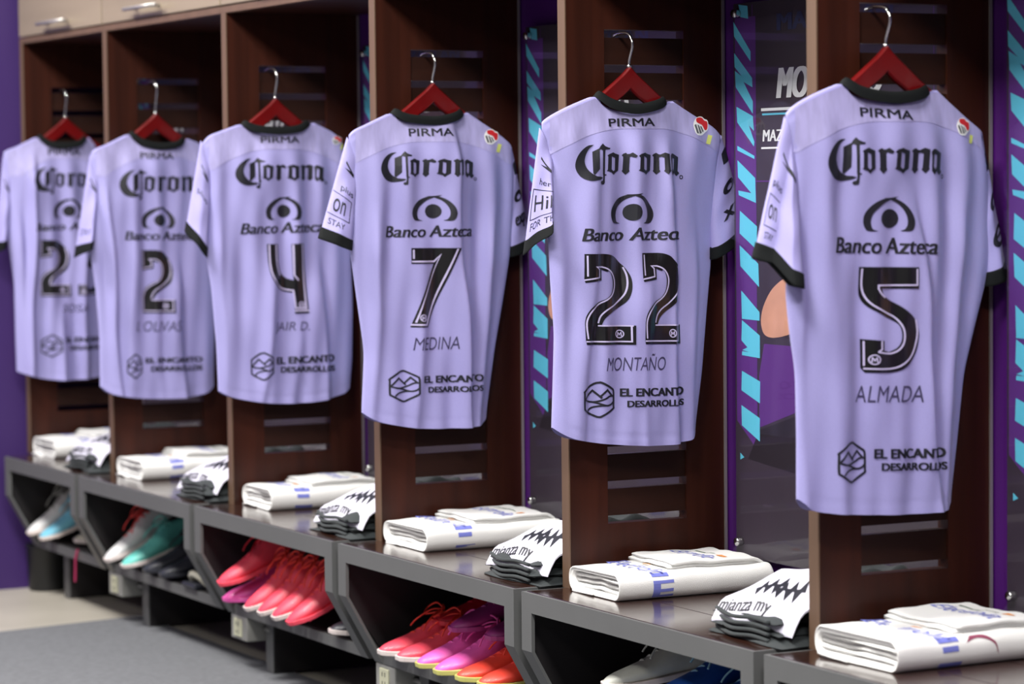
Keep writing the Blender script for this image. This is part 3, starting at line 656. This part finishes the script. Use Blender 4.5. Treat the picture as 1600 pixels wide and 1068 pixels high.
        for (v, f), s0, t0, s1, t1, ly in flat(items):
            V, Fs = [], []
            v = np.array(v); vv = np.stack([s0+v[:, 0]*(s1-s0), t0+(1-v[:, 1])*(t1-t0)], 1); v2, f2 = cut(vv, f, .04, .03); nn = len(V)
            V += [tuple(pos(min(max(a, .0), 1), b, 1, .0012+ly*.0002)) for a, b in v2]; Fs += [tuple(i+nn for i in ff) for ff in f2]
            MB().add(V, Fs).build('sleeve_lettering', M_INK, slv, fix=False)
    # ---- prints on the back
    def decal(items, off, name, m_, par=root):
        V, Fs = [], []
        for (v, f), qd, ly in flat(items):
            v = np.array(v); x0, y0, x1, y1, h = qd
            px = x0+v[:, 0]*(x1-x0); py = y0+v[:, 0]*(y1-y0)+(1-v[:, 1])*h
            yz = np.array([onX(a, b, X0+.086) for a, b in zip(px, py)])
            v2, f2 = cut(yz, f, .006, .02); n_ = len(V)
            V += [(float(back(a, b, off+ly*.0002)), a, b) for a, b in v2]; Fs += [tuple(i+n_ for i in ff) for ff in f2]
        return MB().add(V, Fs).build(name, m_, par, fix=False)
    bq = lambda b: (b[0], b[1], b[2], b[1], b[3]-b[1])
    co = sp['co']; cw = co[2]-co[0]; ch = co[4]
    decal([(G['pirma'], sp['pm'])], .0016, 'maker_lettering', M_INK)
    decal([(G['corona'], co), (G['dot'], (co[2]+cw*.0, co[1]+ch*.77, co[2]+cw*.035, co[1]+ch*.77, ch*.10))], .0014, 'sponsor_lettering', M_INK)
    decal([(G['eye'], bq(sp['eye'])), (G['banco'], sp['ba'])], .0014, 'bank_emblem', M_INK)
    decal([(G['hex'], bq(sp['hx'])), (G['ee'], sp['e1']), (G['des'], sp['e2'])], .0014, 'developer_emblem', M_INK)
    nb = decal([(G[d], (a, b, c_, b, d_-b)) for d, a, b, c_, d_ in sp['num']], .0016, 'back_number', M_VINYL)
    decal([(G[d+'w'], (a, b, c_, b, d_-b)) for d, a, b, c_, d_ in sp['num']]+[(G[d+'e'], (a, b, c_, b, d_-b)) for d, a, b, c_, d_ in sp['num']], .0024, 'number_inline', M_INKW, nb)
    decal([(text(sp['nm'][0], .2, -.004), sp['nm'][1])], .0014, 'name_lettering', M_NAME)
    if sp['bd']:
        b = sp['bd']; qd = bq(b)
        bd = decal([(G['bdw'], qd)], .0016, 'league_badge', M_WHITEP)
        decal([(G['bdr'], qd)], .0022, 'red_patch', M_REDP, bd); decal([(G['bdg'], qd)], .0022, 'grey_patch', M_GREYP, bd)
        w = b[2]-b[0]
        decal([(polys([[(40,0),(100,10),(60,100),(0,90)]]), (b[0]+w*.75, b[3]-2, b[0]+w*1.2, b[3]-2, w*.6))], .0016, 'lime_flash', M_LIME)
    # ---- hanger
    hp = sp['hang']; Xh = Xm-.004
    ha = onX(hp[0], hp[1], Xh); 
    hr = thing('coat_hanger', (Xh, ha[0], ha[1]-.1), 'red wooden coat hanger with chrome hook holding the shirt numbered %s' % NUM[k], 'hanger', 'red wooden coat hangers')
    hy, hzz = ha
    hw = .155
    prof_t, prof_b = [], []
    for i in range(33):
        s = -1+i/16; a = abs(s)
        d_ = a*hw; zt_ = hzz-.80*d_-.0+.004*math.exp(-(d_/.010)**2)-.004 if d_ < .075 else hzz-.064-.66*(d_-.075)
        th_ = .050*(1-a*.40)
        prof_t.append((hy+s*hw, zt_)); prof_b.append((hy+s*hw, zt_-th_))
    # keep the arms inside the shirt
    pts = prof_t+prof_b[::-1]
    m = MB(); n_ = len(prof_t)
    rows = []
    for dx, sh in ((-.0075, .003), (-.0045, 0), (.0045, 0), (.0075, .003)):
        rows.append((dx, sh))
    G4 = []
    for i in range(n_):
        a = abs(-1+i/16); bow = .008*a*a
        y, zt_ = prof_t[i]; zb_ = prof_b[i][1]
        ring_ = [(Xh-.008-bow, y, zb_+.004), (Xh-.008-bow, y, zt_-.004), (Xh-.004-bow, y, zt_), (Xh+.004-bow, y, zt_), (Xh+.008-bow, y, zt_-.004), (Xh+.008-bow, y, zb_+.004), (Xh+.004-bow, y, zb_), (Xh-.004-bow, y, zb_)]
        G4.append(ring_)
    m.grid(G4, closed=True); m.f += [tuple(range(8))[::-1], tuple(range((n_-1)*8, n_*8))]; m.mi += [0, 0]
    m.build('arm_bar', M_RED, hr, smooth=False, bevel=.001)
    zs = ZS0+PER*(NS-1)
    pl = sm([(Xh, hy, hzz-.004), (Xh+.002, hy-.001, hzz+.012), (Xh+.012, hy+.001, zs-.022), (Xh+.010, hy, zs-.006), (Xh-.004, hy, zs+.0055), (X0+.010, hy, zs+.0085), (X0-.004, hy, zs+.0065), (X0-.014, hy, zs+.004)], 5)
    MB().tube(pl, .0031, 8).build('hook', M_CHROME, hr, smooth=True)
    MB().lathe([(.006, -.004), (.006, .001), (.004, .003)], (Xh, hy, hzz), 'z', 12).build('ferrule', M_CHROME, hr, smooth=True)
G = {'corona': polys(CORONA, CB), 'dot': polys([circ(50, 50, 50), circ(50, 50, 30)]), 'eye': polys(EYE, EB), 'hex': stroke(HEX, 24, HB),
     'banco': heavy('Banco Azteca', .18, .010, 3), 'pirma': heavy('PIRMA', 0, .007, 3, .02), 'ee': heavy('EL ENCANTO', 0, .014, 3, .03), 'des': heavy('DESARROLLOS', 0, .011, 3, .03),
     'bdw': polys([rnd([(25,5),(60,0),(75,15),(100,20),(98,70),(70,85),(50,100),(10,95),(0,60),(0,35)])], (0,0,100,100)), 'bdr': polys([rnd([(22,8),(60,5),(75,25),(95,25),(92,65),(72,75),(60,45),(40,38),(20,30)])], (0,0,100,100)), 'bdg': polys([[(6,45),(18,40),(30,88),(16,86)], [(26,42),(36,46),(50,84),(36,90)], [(42,50),(52,52),(64,76),(56,82)]], (0,0,100,100))}
for d, (bx, ou, inl, ec, er) in DIG.items():
    G[d] = polys(ou, bx); G[d+'w'] = stroke(inl, 15, bx); G[d+'e'] = emblem(ec, er, bx)
for k in range(6): shirt(k)

# ------------------------------------------------------------------ towels
def towel(k, x0, x1, y0, y1, rot, flap, words):
    cx, cy = (x0+x1)/2, (y0+y1)/2; z0 = ZB+.0016; w = x1-x0; l = y1-y0
    t = thing('folded_towel', (cx, cy, z0), words[0], 'towel', 'white towels folded on the benches', local=True); t.rotation_euler = (0, 0, rot)
    m = MB(); rs = random.Random(k)
    n = 4; th = .0118
    def wob(x, y): return .0016*math.sin(x*40+k)+.0016*math.sin(y*27+k*2)+.001*math.sin(x*90+y*70)
    def slab(xa, xb, ya, yb, za, th_, droop=0, lift=0):
        rows = []; N = 10; NY = 22
        for j in range(NY+1):
            v = j/NY; y = ya+(yb-ya)*v; ring = []
            ey = min(1, min(v, 1-v)*NY/1.2); ths = th_*(.55+.45*ey)
            zc = za+th_/2
            def zoff(x): return wob(x, y)+lift*ss(0, .5, v)-droop*(max(0, (v-.82)/.18)**2)
            for i in range(N+1):
                a = math.pi*(1.5-i/N); ring.append((xa+ths/2+math.cos(a)*ths/2, y, zc+zoff(xa)-math.sin(a)*ths/2*-1 if False else zc+zoff(xa)+math.sin(a)*ths/2))
            for i in range(1, 12):
                x = xa+ths/2+(xb-xa-ths)*i/12; ring.append((x, y, zc+zoff(x)+ths/2))
            for i in range(N+1):
                a = math.pi*(.5-i/N); ring.append((xb-ths/2+math.cos(a)*ths/2, y, zc+zoff(xb)+math.sin(a)*ths/2))
            for i in range(1, 12):
                x = xb-ths/2-(xb-xa-ths)*i/12; ring.append((x, y, zc+zoff(x)-ths/2))
            rows.append(ring)
        m.grid(rows, closed=True); nn = len(rows[0]); b = len(m.v)-len(rows)*nn
        m.f += [tuple(range(b, b+nn))[::-1], tuple(range(b+(len(rows)-1)*nn, b+len(rows)*nn))]; m.mi += [0, 0]
    # outer wrap: one loop of cloth seen end-on, open at the lower far corner, with the inner folds set back
    HT = .0560; tk = .0115
    def loop(h, ww, r, nn=7):
        P = []
        for cxx, czz, a0 in ((ww/2-r, h-r, 0), (-ww/2+r, h-r, 90), (-ww/2+r, r, 180), (ww/2-r, r, 270)):
            for i in range(nn+1):
                a = math.radians(a0+90*i/nn); P.append((cxx+r*math.cos(a), czz+r*math.sin(a)))
        return P
    rows = []
    ysn = [-l/2+.004, -l/2+.001, -l/2, -l/2+.002, -l/2+.006]+list(np.linspace(-l/2+.02, l/2-.02, 22))+[l/2-.006, l/2-.001, l/2]
    for j, y in enumerate(ysn):
        e = [.80, .88, .95, .985, 1][j] if j < 5 else ([1, .97, .90][j-len(ysn)+3] if j >= len(ysn)-3 else 1)
        rr = loop(HT, w, .0255); rows.append([(x*(1-(1-e)*.12), y+.004*math.sin(x*26+k)*(1 if y < 0 else 0), HT/2+(z-HT/2)*e+wob(x, y)*.8*(z/HT)) for x, z in rr])
    rin = loop(HT-2*tk, w-2*tk, .0155)
    for j, (y, e) in enumerate(((-l/2+.002, 1.06), (-l/2+.006, 1.0), (-l/2+.022, .97))):
        rows.insert(0, [(x*e, y+.004*math.sin(x*26+k), tk+z*e+(1-e)*.013) for x, z in rin])
    m.grid(rows, closed=True); nn = len(rows[0]); b = len(m.v)-len(rows)*nn
    m.f += [tuple(range(b, b+nn))[::-1], tuple(range(b+(len(rows)-1)*nn, b+len(rows)*nn))]; m.mi += [0, 0]
    slab(-w/2+tk+.004, w/2-tk-.002, -l/2+.005, l/2-.03, tk-.0005, .0105); slab(-w/2+tk+.002, w/2-tk-.004, -l/2+.008, l/2-.03, tk+.0105, .0105); slab(-w/2+tk+.006, w/2-tk-.003, -l/2+.004, l/2-.03, tk+.0215, .0105)
    slab(-w/2+.018, -w/2+.11, -l/2-.006, l/2-.05, .0, .006)
    fy = -l/2+l*flap
    slab(-w/2+.012, w/2-.035, fy, l/2+.003, .0556, .0095, droop=.022); slab(-w/2+.016, w/2-.028, fy+.006, l/2, .0645, .0075, droop=.022)
    m.build('cloth', M_TOWEL, t, smooth=True)
    # printed words on the cloth
    def dec(name, items, mt):
        V, Fs = [], []
        for (v, f), (xa, ya, xb, yb, z), ly in flat(items):     # text runs along +x, up = +y
            v = np.array(v); v2 = np.stack([xa+v[:, 0]*(xb-xa), ya+v[:, 1]*(yb-ya)], 1); v2, f2 = cut(v2, f, .02, .02); n_ = len(V)
            V += [(a, b, z+wob(a, b)) for a, b in v2]; Fs += [tuple(i+n_ for i in q) for q in f2]
        MB().add(V, Fs).build(name, mt, t, fix=False)
    zt = .0720+.0010; zl = HT+.0009
    wd_ = text('Electrolit', .15)
    dec('brand_lettering', [(wd_, (-w/2+.03, fy+.09, w/2-.045, fy+.13, zt))], M_BLUE)
    dec('brand_lettering', [(wd_, (-w/2+.012, fy-.055, w/2-.01, fy-.012, zl))], M_BLUE)
    bar = polys([[(0,0),(100,10),(100,60),(0,100)]])
    dec('green_bar', [(bar, (-w/2+.05, fy+.142, w/2-.09, fy+.148, zt))], M_GREEN)
    dec('orange_mark', [(bar, (w/2-.075, fy+.138, w/2-.05, fy+.154, zt)), (bar, (-.02, fy-.012, .01, fy-.004, zl))], M_ORANGE)
    # marks down the long side
    def side(name, items, mt):
        V, Fs = [], []
        for (v, f), (ya, yb, aa, ab) in items:
            v = np.array(v); v2 = np.stack([ya+v[:, 0]*(yb-ya), aa+v[:, 1]*(ab-aa)], 1); v2, f2 = cut(v2, f, .02, .15); n_ = len(V)
            V += [(w/2-.0255+.0262*math.cos(b), a, .028+np.sign(math.sin(b))*.0022+.0263*math.sin(b)+wob(w/2, a)*.5) for a, b in v2]; Fs += [tuple(i+n_ for i in q) for q in f2]
        MB().add(V, Fs).build(name, mt, t, fix=False)
    bl = polys([[(0,0),(100,0),(100,100),(0,100)]])
    s0 = fy-.055
    side('side_stripe', [(bl, (s0, s0+.045, .75, 1.25)), (bl, (s0+.005, s0+.04, .05, .45)), (bl, (s0, s0+.05, -1.0, -.55))] if k != 1 else [(bl, (s0, s0+.04, .75, 1.2)), (text('E', 0, .03), (s0, s0+.05, -.9, .4))], M_BLUE)
    if k == 0:
        sw = polys([sm([(0,60),(40,80),(80,50),(100,0)],4)+sm([(90,50),(60,95),(20,98)],4)]); side('swirl_print', [(sw, (s0+.06, s0+.13, 1.2, -.4))], M_MAROON)
TW = ['white towel folded on the bench beneath the shirt numbered %s' % n for n in NUM]
towel(0, .03, .285, -.03, .34, .02, .40, [TW[0]])
towel(1, -.925, -.705, -.012, .36, -.02, .36, [TW[1]])
towel(2, -1.88, -1.63, .0, .36, -.02, .36, [TW[2]])
towel(3, -2.835, -2.615, .02, .36, -.02, .36, [TW[3]])
towel(4, -3.785, -3.545, .0, .36, -.02, .4, [TW[4]])
towel(5, -4.585, -4.345, .0, .36, -.02, .4, [TW[5]])

# ------------------------------------------------------------------ folded shorts with a pale printed panel
def blob(m, xa, xb, ya, yb, za, zb, rs, N=22, ex=.012, amp=.004, mi=0):
    # pillow-like folded layer
    def z_top(a, b): return za+(zb-za)*min(1, (min(a, 1-a)*7)**.5)*min(1, (min(b, 1-b)*7)**.5)+amp*math.sin(a*9+rs)+amp*.7*math.sin(b*13+rs*2)*min(1, min(a, 1-a)*6)
    top = []; bot = []
    for i in range(N+1):
        a = i/N; top.append([]); bot.append([])
        for j in range(N+1):
            b = j/N; x = xa+(xb-xa)*a+.006*math.sin(b*7+rs); y = ya+(yb-ya)*b+.006*math.sin(a*6+rs*3)
            top[-1].append((x, y, max(za+.001, z_top(a, b)))); bot[-1].append((x, y, za))
    m.grid(top, mi); m.grid(bot, mi)
def shorts(k):
    X = KX[k]+(S-TH) if k < 5 else -4*S-TH
    x0, x1 = X-.275, X-.012; y0, y1 = -.052, .27; z0 = ZB+.0018
    t = thing('folded_shorts', ((x0+x1)/2, (y0+y1)/2, z0), 'black shorts with pale printed panel folded beside the towel under shirt %s' % NUM[k], 'shorts', 'black shorts folded on the benches', local=True)
    cx, cy = (x0+x1)/2, (y0+y1)/2; w, l = (x1-x0)/2, (y1-y0)/2
    m = MB()
    blob(m, -w, w, -l, l, 0, .022, k+1.); blob(m, -w+.004, w-.02, -l+.006, l-.02, .018, .042, k+2.2); blob(m, -w+.006, w-.03, -l+.012, l-.05, .038, .058, k+3.1)
    blob(m, -.075, w, .0, l, .04, .128, k+4., amp=.008)
    for q in range(4):
        zz = .010+.0115*q; m.tube(sm([(-w+.004, -l+.02, zz), (-w*.3, -l-.002, zz-.003), (w*.2, -l+.002, zz+.001), (w-.05, -l+.004, zz-.002)], 5), .0042, 6)
    m.build('cloth', M_BLACKC, t, smooth=True)
    # pale satin panel draped over the top
    def pz(a, b): return .052+.055*b+.016*math.sin(min(1, a*1.15)*math.pi*.75)-.022*max(0, a-.55)-.030*max(0, (.18-b)/.18)**1.5+.002*math.sin(a*11+b*7+k)
    def pp(a, b, off=0):
        x = -w+.01+a*(2*w-.012); y = -l+.004+.02*a+b*(l*(1.0-.12*a)); return (x, y, pz(a, b)+off)
    top = [[pp(a, b) for b in np.linspace(0, 1, 16)] for a in np.linspace(0, 1, 24)]; bot = [[pp(a, b, -.004) for b in np.linspace(0, 1, 16)] for a in np.linspace(0, 1, 24)]
    m = MB(); m.grid(top); m.grid(bot)
    for e in (0, -1): m.grid([[r[e] for r in top], [r[e] for r in bot]]); m.grid([top[e], bot[e]])
    pn = m.build('printed_panel', M_WHITEC, t, smooth=True); pn['label'] = 'pale lavender white printed panel'
    V, Fs = [], []
    its = [(heavy('mianza my', 0, .012), .02, .015, .66, .15)]
    for i in range(6): its.append((polys([[(0,10),(48,38),(52,22),(100,88),(58,66),(50,84),(20,40)]]), .20+i*.085, .22+.02*(i % 3), .36+i*.085, .62+.06*(i % 3)))
    for (v, f), a0, b0, a1, b1, ly in flat(its):
        v = np.array(v)
        if len(v) < 10: v = v[:, ::-1]
        vv = np.stack([a0+v[:, 0]*(a1-a0), b0+v[:, 1]*(b1-b0)], 1); v2, f2 = cut(vv, f, .05, .05); n_ = len(V)
        V += [pp(a, b, .0008+ly*.0002) for a, b in v2]; Fs += [tuple(i+n_ for i in q) for q in f2]
    MB().add(V, Fs).build('panel_lettering', M_INK, pn, fix=False)
for k in range(1, 6): shorts(k)

# ------------------------------------------------------------------ football boots
def shoe_mesh():
    L = .275
    xs = [0, .008, .03, .06, .09, .12, .15, .18, .21, .24, .262, .275]
    wd_ = [.011, .023, .035, .0415, .0435, .041, .037, .033, .031, .031, .026, .013]
    ht = [.022, .030, .038, .044, .052, .064, .080, .090, .092, .094, .094, .086]
    cy = [0, .0, .001, .002, .002, .001, 0, -.001, 0, 0, 0, 0]
    return L, xs, wd_, ht, cy
def shoe(loc, yaw, pitch, roll, upper, sole, lace, label, group, lining=None, laces=True):
    # toe at the origin, pointing to -y; heel towards +y
    t = thing('football_boot', loc, label, 'shoe', group, local=True); t.rotation_euler = (pitch, roll, yaw)
    L, xs, wd_, ht, cy = shoe_mesh()
    def ring(i, z0, z1f, k=1.0, n=20):
        r = []
        for j in range(n):
            a = 2*math.pi*j/n; c, s_ = math.cos(a), math.sin(a)
            zz = z0+(ht[i]*z1f-z0)*(.5+.5*np.sign(s_)*abs(s_)**.75)
            nar = 1-.38*max(0, s_)**1.3*(1 if i > 4 else .75)
            r.append((cy[i]+wd_[i]*k*np.sign(c)*abs(c)**.7*nar, xs[i], float(zz)))
        return r
    m = MB(); R_s = [ring(i, .012, 1) for i in range(len(xs))]
    m.grid(R_s, closed=True); n = 20
    m.f += [tuple(range(n)), tuple(range((len(xs)-1)*n, len(xs)*n))[::-1]]; m.mi += [0, 0]
    u = m.build('upper', upper, t, smooth=True); sd = u.modifiers.new('sub', 'SUBSURF'); sd.levels = 1; sd.render_levels = 1
    m = MB(); R_s = []
    for i in range(len(xs)):
        w = wd_[i]+.0025; lift = .006*max(0, 1-xs[i]/.05)
        z1 = .018+lift+.004*(xs[i] > .2)
        R_s.append([(cy[i]-w, xs[i]-.001, .006+lift), (cy[i]-w, xs[i]-.001, z1), (cy[i]+w, xs[i]-.001, z1), (cy[i]+w, xs[i]-.001, .006+lift)])
    m.grid(R_s, closed=True); m.f += [(0, 1, 2, 3), tuple(range(len(m.v)-4, len(m.v)))[::-1]]; m.mi += [0, 0]
    for x, y in ((.026, .05), (-.026, .05), (.03, .1), (-.03, .1), (.022, .22), (-.022, .22), (.02, .255), (-.02, .255)):
        m.lathe([(.006, 0), (.0045, -.0065)], (x, y, .0075), 'z', 8)
    m.build('sole', sole, t, smooth=False, bevel=.002)
    m = MB(); m.lathe([(.001, .0), (.024, .0), (.027, -.002)], (0, 0, 0), 'z', 20)
    m.v = [(x, .215+y*1.75, .0955+z+.004*((y > 0)*1.0)) for x, y, z in m.v]
    m.build('lining', lining or M_BIN, t, smooth=True)
    if laces:
        m = MB()
        for q in range(6):
            y = .085+q*.017; z = float(np.interp(y, xs, ht))+.001
            hw_ = .017
            m.tube(sm([(-hw_, y, z-.006), (0, y+.006, z+.002), (hw_, y+.010, z-.006)], 4), .0026, 6)
        z = .095
        for sgn in (-1, 1):
            m.tube(sm([(0, .175, z), (sgn*.02, .165, z+.016), (sgn*.045, .15, z+.004), (sgn*.03, .135, z-.008), (0, .165, z-.002)], 5), .0024, 6)
            m.tube(sm([(0, .175, z), (sgn*.018, .15, z+.002), (sgn*.036, .115, z-.018), (sgn*.044, .10, z-.034)], 5), .0022, 6)
        m.build('laces', lace, t, smooth=True)
    return t
def sm_(n, c, r=.45): return mat(n, c, r, noise=.08, nscale=30, coat=.1)
S_WHITE = sm_('boot_white', (232, 232, 232)); S_SKY = sm_('boot_sky', (126, 202, 228)); S_MINT = sm_('boot_mint', (110, 206, 194)); S_NAVY = sm_('boot_charcoal', (44, 46, 56))
S_CORAL = sm_('boot_coral', (246, 76, 98)); S_PINK = sm_('boot_pink', (250, 98, 190)); S_ORED = sm_('boot_orange_red', (248, 70, 52)); S_CRIM = sm_('boot_crimson', (206, 22, 50)); S_PURP = sm_('boot_purple', (158, 48, 128))
S_LIME = sm_('sole_lime', (200, 196, 110)); S_LWHITE = sm_('sole_white', (226, 214, 210)); S_BLUE = sm_('boot_blue', (28, 84, 176)); S_LBLUE = sm_('lace_pale_blue', (150, 200, 220)); S_SILV = sm_('boot_silver', (204, 206, 196)); S_CREAM = sm_('boot_cream', (222, 218, 198))
S_LRED = sm_('lace_red', (232, 66, 62)); S_GREY = sm_('lace_grey', (150, 150, 148)); S_FUCH = sm_('strap_fuchsia', (170, 40, 90))
ZSF = .1845
R = math.radians
# below shirt 23
g = 'boots below shirt 23'
shoe((-4.45, -.055, ZSF+.005), R(-4), R(24), 0, S_WHITE, S_LWHITE, S_GREY, 'white boot with grey laces at the far left end of the shelves', g)
shoe((-4.345, -.05, ZSF), R(-2), R(20), 0, S_SKY, S_LWHITE, S_SKY, 'sky blue boot next to a white boot on the leftmost shelf', g)
shoe((-4.23, .02, ZSF), R(-10), R(4), 0, S_CREAM, S_LWHITE, S_CREAM, 'cream low shoe right of the sky blue boot', g)
# below shirt 2
g = 'boots below shirt 2'
shoe((-3.70, -.06, ZSF+.004), R(-3), R(26), 0, S_WHITE, S_LWHITE, S_LRED, 'white boot with red lacing below shirt number 2', g)
shoe((-3.575, -.055, ZSF), R(-2), R(18), 0, S_MINT, S_LWHITE, S_MINT, 'mint green boot between a white and a dark boot', g)
shoe((-3.45, -.035, ZSF), R(-4), R(10), 0, S_NAVY, S_NAVY, S_NAVY, 'dark charcoal boot right of the mint green boot', g)
shoe((-3.335, -.03, ZSF), R(-4), R(8), 0, S_NAVY, S_NAVY, S_NAVY, 'dark navy boot second from the right below shirt number 2', g)
t = thing('slide_sandal', (-3.15, .02, ZSF), 'cream strap sandal at the right end of the shelf below shirt 2', 'shoe', None, local=True)
m = MB()
for r_ in range(1):
    pts = sm([(-.045, .0, .012), (-.04, -.012, .03), (0, -.02, .040), (.04, -.012, .03), (.045, 0, .012)], 6); m.tube(pts, .010, 8); m.tube([(p[0], p[1]+.03, p[2]) for p in pts], .009, 8)
m.build('strap', S_CREAM, t, smooth=True)
m = MB().box((-.05, -.04, .0), (.05, .22, .016)); m.build('sole', S_NAVY, t, bevel=.006)
# below shirt 4
g = 'red boots below shirt 4'
shoe((-2.77, -.06, ZSF+.002), R(-4), R(8), 0, S_PINK, S_PINK, S_CORAL, 'pink boot lying under a coral boot at left of the red pile', g)
shoe((-2.735, -.085, ZSF+.052), R(-10), R(22), R(4), S_CORAL, S_CORAL, S_CRIM, 'coral boot resting on top at left of the red pile', g)
shoe((-2.572, -.075, ZSF+.004), R(-8), R(26), 0, S_CORAL, S_LWHITE, S_ORED, 'coral red boot, leftmost of the four toes along the shelf edge', g)
shoe((-2.478, -.075, ZSF+.004), R(-7), R(26), 0, S_CORAL, S_LWHITE, S_ORED, 'coral red boot, second of the four toes along the shelf edge', g)
shoe((-2.384, -.075, ZSF+.004), R(-6), R(26), 0, S_CORAL, S_LWHITE, S_ORED, 'coral red boot, third of the four toes along the shelf edge', g)
shoe((-2.288, -.075, ZSF+.004), R(-5), R(25), 0, S_CORAL, S_CORAL, S_ORED, 'coral red boot, rightmost of the four toes along the shelf edge', g)
shoe((-2.62, .075, ZSF+.12), R(-5), R(3), 0, S_CRIM, S_CRIM, S_CRIM, 'dark crimson boot piled behind the coral boots below shirt 4', g)
shoe((-2.51, .08, ZSF+.12), R(4), R(3), 0, S_CRIM, S_ORED, S_ORED, 'crimson boot with orange sole at the back of the red pile', g)
shoe((-2.39, .085, ZSF+.12), R(4), R(3), 0, S_CRIM, S_CRIM, S_CRIM, 'crimson boot at the back of the red pile, nearest the right post', g)
shoe((-2.13, -.035, ZSF), R(-6), R(3), 0, S_NAVY, S_LWHITE, S_CRIM, 'black boot with white sole at the right end below shirt 4', g)
# below shirt 7
g = 'pink and orange boots below shirt 7'
shoe((-1.775, -.065, ZSF), R(-6), R(5), 0, S_CORAL, S_LWHITE, S_ORED, 'pink red boot, leftmost below shirt number 7', g)
shoe((-1.675, -.065, ZSF), R(-5), R(5), 0, S_CORAL, S_LWHITE, S_ORED, 'pink red boot, second from left below shirt number 7', g)
shoe((-1.565, -.065, ZSF), R(-8), R(9), 0, S_PINK, S_LIME, S_PINK, 'bright pink boot with yellowish sole, left of its pair', g)
shoe((-1.46, -.07, ZSF), R(-6), R(9), 0, S_PINK, S_LIME, S_PINK, 'bright pink boot with yellowish sole, right of its pair', g)
shoe((-1.36, -.065, ZSF), R(-5), R(5), 0, S_ORED, S_LIME, S_ORED, 'orange red boot right of the bright pink pair', g)
shoe((-1.26, -.06, ZSF), R(-4), R(5), 0, S_ORED, S_LIME, S_ORED, 'orange red boot at right by the bench post', g)
shoe((-1.52, .0, ZSF+.085), R(-8), R(9), 0, S_PURP, S_PURP, S_PURP, 'purple boot stacked behind the bright pink boots', g)
shoe((-1.36, .015, ZSF+.085), R(4), R(8), 0, S_PURP, S_PURP, S_FUCH, 'second purple boot, right, stacked behind the orange boots', g)
# below shirt 22
shoe((-1.70, .055, ZSF+.072), R(-4), R(6), 0, S_CRIM, S_CRIM, S_CRIM, 'dark red boot lying behind the leftmost pair below shirt 7', g)
g = 'boots below shirt 22'
shoe((-.80, -.055, ZSF), R(-4), R(4), 0, S_NAVY, S_NAVY, S_NAVY, 'dark boot at the bottom of the pile below shirt 22', g)
shoe((-.70, -.06, ZSF+.085), R(-20), R(9), 0, S_SILV, S_LWHITE, S_SILV, 'silver white boot with loose laces below shirt number 22', g)
shoe((-.52, -.06, ZSF), R(-4), R(4), 0, S_BLUE, S_NAVY, S_LBLUE, 'blue boot under the upper blue boot below shirt 22', g)
shoe((-.50, -.05, ZSF+.09), R(-8), R(8), 0, S_BLUE, S_LBLUE, S_LBLUE, 'blue boot with pale blue laces on top of the pile', g)
shoe((-.38, -.04, ZSF+.06), R(-4), R(12), 0, S_BLUE, S_NAVY, S_LBLUE, 'blue boot right of the upper blue boot, below shirt 22', g)
shoe((-.25, -.03, ZSF+.01), R(-4), R(14), 0, S_NAVY, S_NAVY, S_LBLUE, 'dark boot with blue laces at the right end below shirt 22', g)
# strap hanging from the leftmost shelf
tag(MB().tube(sm([(-4.12, -.008, .188), (-4.122, -.015, .16), (-4.13, -.014, .12), (-4.135, -.014, .085)], 5), .004, 6).build('shoe_lace', S_FUCH, smooth=True), 'fuchsia lace hanging down from the leftmost bench shelf', 'lace')
